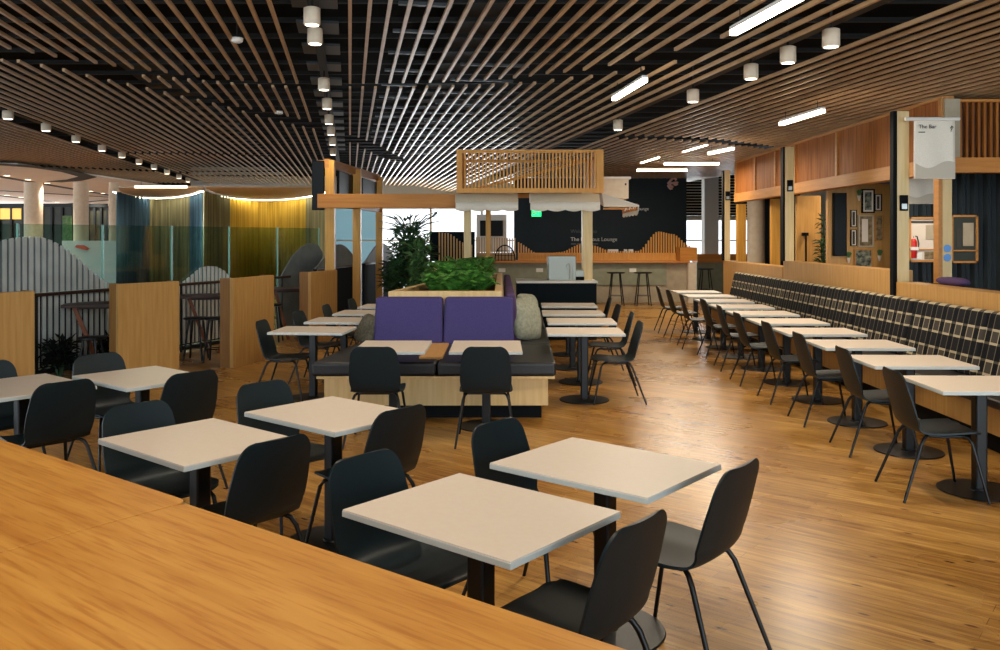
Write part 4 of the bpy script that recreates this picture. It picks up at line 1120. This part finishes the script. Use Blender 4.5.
# left bench section further left
t = thing('lounge_bench', 'dark backed bench with tan seat beyond the planter', 'bench', (0,21.5,0))
B(XY(437,21.5),XY(474,21.5),0,.7,0,.95).build('base', 'sage', t); B(XY(436,21.5),XY(475,21.5),-.02,.7,.95,1.10).build('seat', 'taupe', t, bevel=.02)
B(XY(428,21.5),XY(474,21.5),.62,.72,1.1,1.86).build('backrest', 'kiosk_navy', t)
m = MB(); px = 437
while px < 473:
    z = ZY(zprof([(430,231),(445,233),(463,243),(475,246)],px),21.5); m.box(XY(px,21.5),XY(px,21.5)+.035,.56,.61,1.1,z); px += 3
m.build('slat', 'slat_tan', t)
t = thing('side_table', 'white high table with a slab leg behind the ferns', 'table', (XY(456,19),19,0))
B(0,XY(486,19)-XY(456,19),0,.6,1.16,1.22).build('tabletop', 'white', t); B(0,.08,0,.6,0,1.16).build('leg', 'white', t); B(XY(486,19)-XY(456,19)-.08,XY(486,19)-XY(456,19),0,.6,0,1.16).build('leg', 'white', t)
# arched basket / rack on bar
t = thing('bottle_rack', 'dark arched rack standing on the bar near the slimmer kiosk post', 'rack', (XY(505,22.4),22.55,1.10))
m = MB(); P = [(.26*math.cos(a*PI/10), 0, .05+.36*math.sin(a*PI/10)) for a in range(11)]; m.tube(P, .018, 6)
m.tube([(-.26,0,.0),(-.26,0,.08)], .018, 6); m.tube([(.26,0,.0),(.26,0,.08)], .018, 6)
for k in range(1,6): x = -.26+k*.087; m.tube([(x,0,0),(x,0,.05+.36*math.sqrt(1-(x/.26)**2))], .010, 6)
m.build('frame', 'plinth', t)
m = MB()
for z in (.02,.14,.26): m.bar((-.24,0,z),(.24,0,z),.1,.012)
m.build('shelf', 'plinth', t)
# dark sign wall
DY = 24.9
sw = thing('sign_wall', 'tall dark navy wall with lounge lettering behind the bar', 'sign wall', (0,DY,0))
x0, x1 = XY(514,DY), XY(686.5,DY); B(x0,x1,0,.25,0,3.42).build('panel', 'navy_wall', sw)
text_obj('lettering', 'The Lookout Lounge', .158, 'sign_white', sw, (XY(570.5,DY),-.01,ZY(241.0,DY)), (PI/2,0,0), .006)
text_obj('small_lettering', 'Welcome to', .15, 'sign_grey', sw, (XY(570.5,DY),-.01,ZY(233,DY)), (PI/2,0,0), .004)
for a, b in ((571,576),(577,584),(585,590),(591,598)):
    B(XY(a,DY),XY(b,DY),-.008,0,ZY(244.6,DY),ZY(243.2,DY)).build('faint_line', 'sign_grey', sw)
text_obj("side_lettering", "Lounge", .13, "sign_white", sw, (XY(635.5,DY),-.01,ZY(210.3,DY)), (PI/2,0,0), .004)
P1e = [(545,275),(525,225),(485,208),(430,245),(380,300),(335,355),(335,405),(365,455),(405,492),(440,480),(460,450),(430,430),(395,405),(380,350)]
P2e = [(390,335),(440,345),(500,335),(560,325),(590,330),(575,365),(540,385),(480,375)]
m = MB()
for P in (P1e, P2e): m.tube([(XY(655+a/26,DY),-.03,ZY(170+b/26,DY)) for a, b in P], .034, 8)
m.build('emblem', 'logo_pink', sw)
for (a, b) in ((608,619),(629,633),(633.5,640)): B(XY(a,DY-1),XY(b,DY-1),-1.05,-1.0,ZY(252,DY-1),ZY(249.8,DY-1)).build('paper_tent', 'white', sw) if False else None
for i, (a, b) in enumerate(((608,618),(624,627),(628.5,633))):
    xx0, xx1 = XY(a,23.3), XY(b,23.3); t = MB(); t.prism([(xx0,23.25),(xx1,23.25),(xx1,23.35),(xx0,23.35)],1.10,ZY(249.3,23.3))
    tag(t.build('menu_holder', 'white'), 'white menu holder on the bar behind the lowest wave, %s' % ['widest','middle','rightmost'][i], 'menu holder', 'menu holders on the bar')
t = thing('exit_sign', 'green illuminated exit sign hanging under the gap between the awnings', 'sign', (XY(536.5,20),20,ZY(216.5,20)))
B(-.11,.11,0,.05,0,.15).build('panel', 'exit', t); MB().plate([(-.10,.075),(-.05,.12),(-.05,.09),(0,.09),(0,.06),(-.05,.06),(-.05,.03)],-.006,0).build('arrow', 'white', t)
m = MB(); m.cyl((.045,-.004,.12),(.045,0,.12),.012,n=10); m.bar((.045,-.003,.10),(.035,-.003,.06),.006,.02,up=(0,1,0)); m.bar((.035,-.003,.06),(.06,-.003,.02),.006,.014,up=(0,1,0)); m.bar((.035,-.003,.06),(.01,-.003,.03),.006,.014,up=(0,1,0)); m.build('running_figure', 'white', t)
MB().cyl((0,.025,.15),(0,.025,1.2),.008,n=8).build('rod', 'track', t)
# TV on white frame
t = thing('display_screen', 'small black screen on a white stand in front of the bright window', 'screen', (XY(491.5,24),24,0))
B(-.32,.32,0,.06,ZY(236,24),ZY(220.5,24)).build('panel', 'screen_black', t, bevel=.01); B(-.42,.42,.07,.1,1.3,2.35).build('backboard', 'white', t)
for sx in (-1,1): B(sx*.36-.03,sx*.36+.03,.07,.12,0,1.3).build('leg', 'white', t)
# stools at bar
stool(XY(616,21.7),21.7,'black bar stool at the grey bar, left of the pair','black stools at the back bar',.84,.23)
stool(XY(643,21.7),21.7,'black bar stool at the grey bar, right of the pair','black stools at the back bar',.84,.23)
stool(XY(703,24.5),24.2,'black bar stool at the distant counter right of the bar end','black stools at the back bar',.84,.23)
t = thing('far_counter', 'distant grey-green counter with timber edge right of the bar end', 'counter', (0,26,0))
B(XY(697,26),XY(752,26),0,.6,0,.95).build('body', 'sage', t); B(XY(697,26),XY(752,26),-.05,.7,.95,1.2).build('edge_board', 'ledge', t)

# big shrubs by planter
leafy('potted_plant', XY(409,16.4), 16.4, 0, 2.0, .50, 1100, 'leaf_dark', 'large bushy dark green plant beyond the oak planter', .17, True, 9)
leafy('potted_plant', XY(391,16.6), 17.3, 0, 1.45, .36, 600, 'leaf_dark', 'lower dark bush left of the large plant', .15, True, 7)
leafy('potted_plant', XY(421,15.4), 15.3, 0, 1.80, .22, 240, 'leaf_mid', 'lighter green leafed plant in front of the large dark one', .2, True, 5)
t = thing('cordyline', 'spindly blue-green branching plant rising above the large bush', 'plant', (XY(412,17.2),17.2,0))
MB().lathe([(.16,0),(.22,.3),(.22,.32)], 20).build('pot', 'terracotta', t, smooth=True)
MB().tube([(0,0,.3),(.02,0,1.2),(-.05,0,1.85)], [.02,.015,.01], 6).build('stem', 'leaf_blue', t)
m = MB()
for k in range(26):
    a = random.uniform(0,2*PI); r = random.uniform(.25,.75); h = random.uniform(.05,.45)
    m.tube([(-.05,0,1.8),(-.05+r*.5*math.cos(a),r*.5*math.sin(a)*.5,1.8+h*.8),(-.05+r*math.cos(a),r*math.sin(a)*.5,1.82+h)], [.010,.012,.003], 5)
m.tube([(-.05,0,1.8),(.2,0,2.0),(.38,0,2.12),(.5,0,2.22)], [.012,.01,.01,.03], 6)
m.build('blade', 'leaf_blue', t)

# ---------------------------------------------------------------- foreground counter
ca = math.atan2(-1.394, 1.813)
cu = Vector((math.cos(ca), math.sin(ca))); cn = Vector((-math.sin(ca), math.cos(ca)))
p190 = Vector(((189.5-500)*(.65)/(501-HZ), F*.65/(501-HZ)))
def counter(p, l, side, label):
    t = thing('wooden_counter', label, 'counter', (p.x,p.y,0), ca, 'high wooden counters in the foreground')
    D = 1.15; r = .035 if side < 0 else .028
    x0, x1 = (0, l) if side > 0 else (-l, 0)
    off = -.016 if side > 0 else 0
    def rr(cx, cy, a0): return [(cx+r*math.cos(a0+i*PI/12), cy+r*math.sin(a0+i*PI/12)) for i in range(7)]
    poly = [(x0+r,-D),(x1-r,-D)]+rr(x1-r,-D+r,-PI/2)[1:]+rr(x1-r,off-r,0)+rr(x0+r,off-r,PI/2)+rr(x0+r,-D+r,PI)
    MB().prism(poly, 1.06, 1.10).build('worktop', 'counter', t, bevel=.0012, seg=1)
    B(x0+.05,x1-.05,-D+.2,-.22,.0,1.06).build('body', 'oak', t)
    B(x0+.06,x1-.06,-D+.22,-.24,.0,.1).build('kickboard', 'plinth', t) if False else None
counter(p190+cu*.002, 2.6, 1, 'near right unit of the high wooden counter filling the foreground')
counter(p190-cu*.002, 2.8, -1, 'left unit of the high wooden counter filling the foreground')

# ---------------------------------------------------------------- lamps
PM, PR = 75, 34
def downlight(px, py, h, r, label, grp, power):
    Y = F*h/(HZ-py); X = (px-500)*Y/F
    t = thing('downlight', label, 'ceiling light', (X,Y,CH+h), 0, grp)
    MB().lathe([(r*.9,0),(r,.01),(r,.15),(r*.7,.16)], 20).build('can', 'cream', t, smooth=True)
    MB().lathe([(r*.2,-.003),(r*.8,-.003),(r*.8,.004)], 20).build('lens', 'lamp_spot', t)
    MB().cyl((0,0,.16),(0,0,.45),.012,n=8).build('stem', 'track', t)
    if power:
        L = bpy.data.lights.new('spot', 'SPOT'); L.energy = power; L.color = (1,.86,.68); L.spot_size = math.radians(110); L.spot_blend = .8; L.shadow_soft_size = .06
        o = bpy.data.objects.new('spot', L); C.objects.link(o); o.location = (0,0,-.03); o.parent = t
on = ['nearest','second','third','fourth','fifth','sixth','seventh','eighth','ninth','tenth']
mid = [(312,25),(315,44),(324,90),(327,109),(329,124),(331,135),(332.5,145),(333,155)]
for i, (a, b) in enumerate(mid): downlight(a, b, 1.90, .075, 'round white downlight in the dark slot above the timber frame, %s from the camera' % on[i], 'downlights in the centre slot', 45 if i < 6 else 0)
lf = [(8,119),(46,131),(76,142),(102,151),(122,157.5),(139,164),(154,169),(167,174),(179,178.5),(188,182)]
for i, (a, b) in enumerate(lf): downlight(a, b, 1.90, .085, 'round white downlight in the long left track, %s from the photo edge' % on[i], 'downlights in the left track', 40 if i in (0,2,4,7) else 0)
rt = [(831,47),(788,63),(751,79),(693,102),(618,130)]
for i, (a, b) in enumerate(rt): downlight(a, b, 1.66, .075, 'round white downlight in the dark channel on the right, %s from the camera' % on[i], 'downlights in the right channel', 28)
def fill_downlight(w, d, label, grp, P):  # unseen lamps added further along the tracks to brighten the foreground
    x, y = W2(w, d); h = hh(w)-.06 if w > 3 else 1.9
    py = HZ-F*h/y if y > .2 else None
    t = dup(bpy.data.objects['downlight'], (x,y,CH+h), 0, label, grp)
    for c in t.children:
        if c.type == 'LIGHT': c.data = c.data.copy(); c.data.energy = P
for k, d in enumerate((5.6,4.0,2.4,.8,-.8)): fill_downlight(-.34, d, 'unseen downlight added overhead in line with the centre slot, for fill light', 'downlights in the centre slot', PM)
for k, d in enumerate((5.4,3.4,1.4,-.6)): fill_downlight(-5.5, d, 'unseen downlight added overhead in line with the left track, for fill light', 'downlights in the left track', PM)
for k, d in enumerate((5.2,3.4,1.6,-.2)): fill_downlight(4.2, d, 'unseen downlight added overhead in line with the right channel, for fill light', 'downlights in the right channel', PR)
m = [(7,175.5),(28,179.5),(47,183),(77,188),(91,191),(103,193)]
for i, (a, b) in enumerate(m): downlight(a, b+.3, 1.84, .11, 'tiny downlight in the upper slot of the pale left ceiling, %s from the photo edge' % on[i], 'tiny downlights in the pale ceiling', 220)
m = [(7,195),(21,197),(57,202),(95,206),(103,207.5)]
for i, (a, b) in enumerate(m): downlight(a, b+.3, 1.84, .14, 'tiny downlight in the lower slot of the pale left ceiling, %s from the photo edge' % on[i], 'tiny downlights in the pale ceiling', 220)

def pendant(a, b, h, label, E, up=.12, r=.028):
    pa = Vector((XY(a[0], F*h/(HZ-a[1])), F*h/(HZ-a[1]), CH+h)); Yb = F*h/(HZ-b[1]); pb = Vector((XY(b[0],Yb), Yb, CH+h))
    t = thing('linear_pendant', label, 'pendant light', tuple(pa), 0, 'linear lamps under the right ceiling'); q = pb-pa
    MB().bar((0,0,0), tuple(q), r*2, r*1.4).build('diffuser', 'lamp', t)
    MB().bar((0,0,r*1.2), tuple(q+Vector((0,0,r*1.2))), r*2.1, r).build('housing', 'white', t)
    for f in (.12,.88): 
        p = q*f; MB().cyl((p.x,p.y,r*1.5),(p.x,p.y,r*1.5+up),.004,n=6).build('cable', 'track', t)
    if E:
        L = bpy.data.lights.new('tube', 'AREA'); L.shape = 'RECTANGLE'; L.size = q.length; L.size_y = .06; L.energy = E; L.color = (1,.86,.66)
        o = bpy.data.objects.new('tube', L); C.objects.link(o); o.parent = t
        o.location = tuple(q*.5+Vector((0,0,-.03))); o.rotation_euler = (0,0,math.atan2(q.y,q.x))
pendant((733,33),(800,-3), 1.55, 'glowing linear lamp nearest the camera at the top right', 42)
pendant((614,99),(645,80), 1.60, 'short glowing linear lamp above the middle of the room', 28)
pendant((781,124),(823,111), 1.45, 'glowing linear lamp close above the cedar fascia', 36, .1)
pendant((709,153.6),(733,148.6), 1.50, 'small glowing linear lamp above the far end of the cedar fascia', 40, .1)
pendant((683,152),(707,145), 1.55, 'thin glowing linear lamp left of the small one above the far fascia', 0, .06, .014)
pendant((641,163),(659,157.5), 1.55, 'thin glowing linear lamp above the logo wall, leftmost', 0, .06, .016)
pendant((664,164),(719,163.8), 1.55, 'level glowing linear lamp, upper of two over the dark sign wall', 40, .1, .03)
pendant((637,170.3),(687,170.3), 1.52, 'level glowing linear lamp, lower of two over the dark sign wall', 40, .1, .034)
pendant((135,187),(187,187), 1.27, 'thin lit strip lamp above the beige pelmet at left', 160, .1, .03)
for k, (x, y) in enumerate(((6.2,12.2),(6.4,15.4))):  # lamps hidden by the fascia, added to brighten the pavilion interior
    t = dup(bpy.data.objects['downlight'], (x,y,3.1), 0, 'unseen downlight added inside the timber pavilion, %s' % ('lighting the framed pictures' if k == 0 else 'behind the picture wall'), 'added downlights inside the pavilion')
    for c in t.children:
        if c.type == 'LIGHT': c.data = c.data.copy(); c.data.energy = 90; c.data.spot_size = math.radians(150)
# smoke detectors
for (a, b, lab) in ((237,41,'above the left slats near the centre slot'), (279,113,'in the second slat gap left of centre')):
    Y = F*1.94/(HZ-b); t = thing('smoke_detector', 'small white smoke detector %s' % lab, 'smoke detector', (XY(a,Y),Y,CH+1.92), 0, 'smoke detectors')
    MB().lathe([(.03,0),(.055,.015),(.06,.04),(.06,.05)], 20).build('body', 'white', t, smooth=True); MB().cyl((0,0,.05),(0,0,.3),.01,n=8).build('stem', 'track', t)

# ---------------------------------------------------------------- light from outside
wd = bpy.data.worlds.new('world'); scene.world = wd; wd.use_nodes = True
bg = wd.node_tree.nodes['Background']; bg.inputs[0].default_value = (.80,.92,1.0,1); bg.inputs[1].default_value = 3.2
def area(name, loc, rot, sx, sy, E, col):
    L = bpy.data.lights.new(name, 'AREA'); L.shape = 'RECTANGLE'; L.size = sx; L.size_y = sy; L.energy = E; L.color = col
    o = bpy.data.objects.new(name, L); C.objects.link(o); o.location = loc; o.rotation_euler = rot; return o
# daylight coming in at the far windows
area('daylight', (-1.7,33.8,1.8), (math.radians(-90),0,0), 5.8, 2.2, 500, (.86,.94,1))
area('daylight', (8.4,33.8,1.6), (math.radians(-90),0,0), 2.8, 1.7, 160, (.86,.94,1))

scene.view_settings.view_transform = 'Standard'; scene.view_settings.look = 'None'
scene.view_settings.gamma = 1; scene.view_settings.use_curve_mapping = False
scene.view_settings.exposure = 0.62
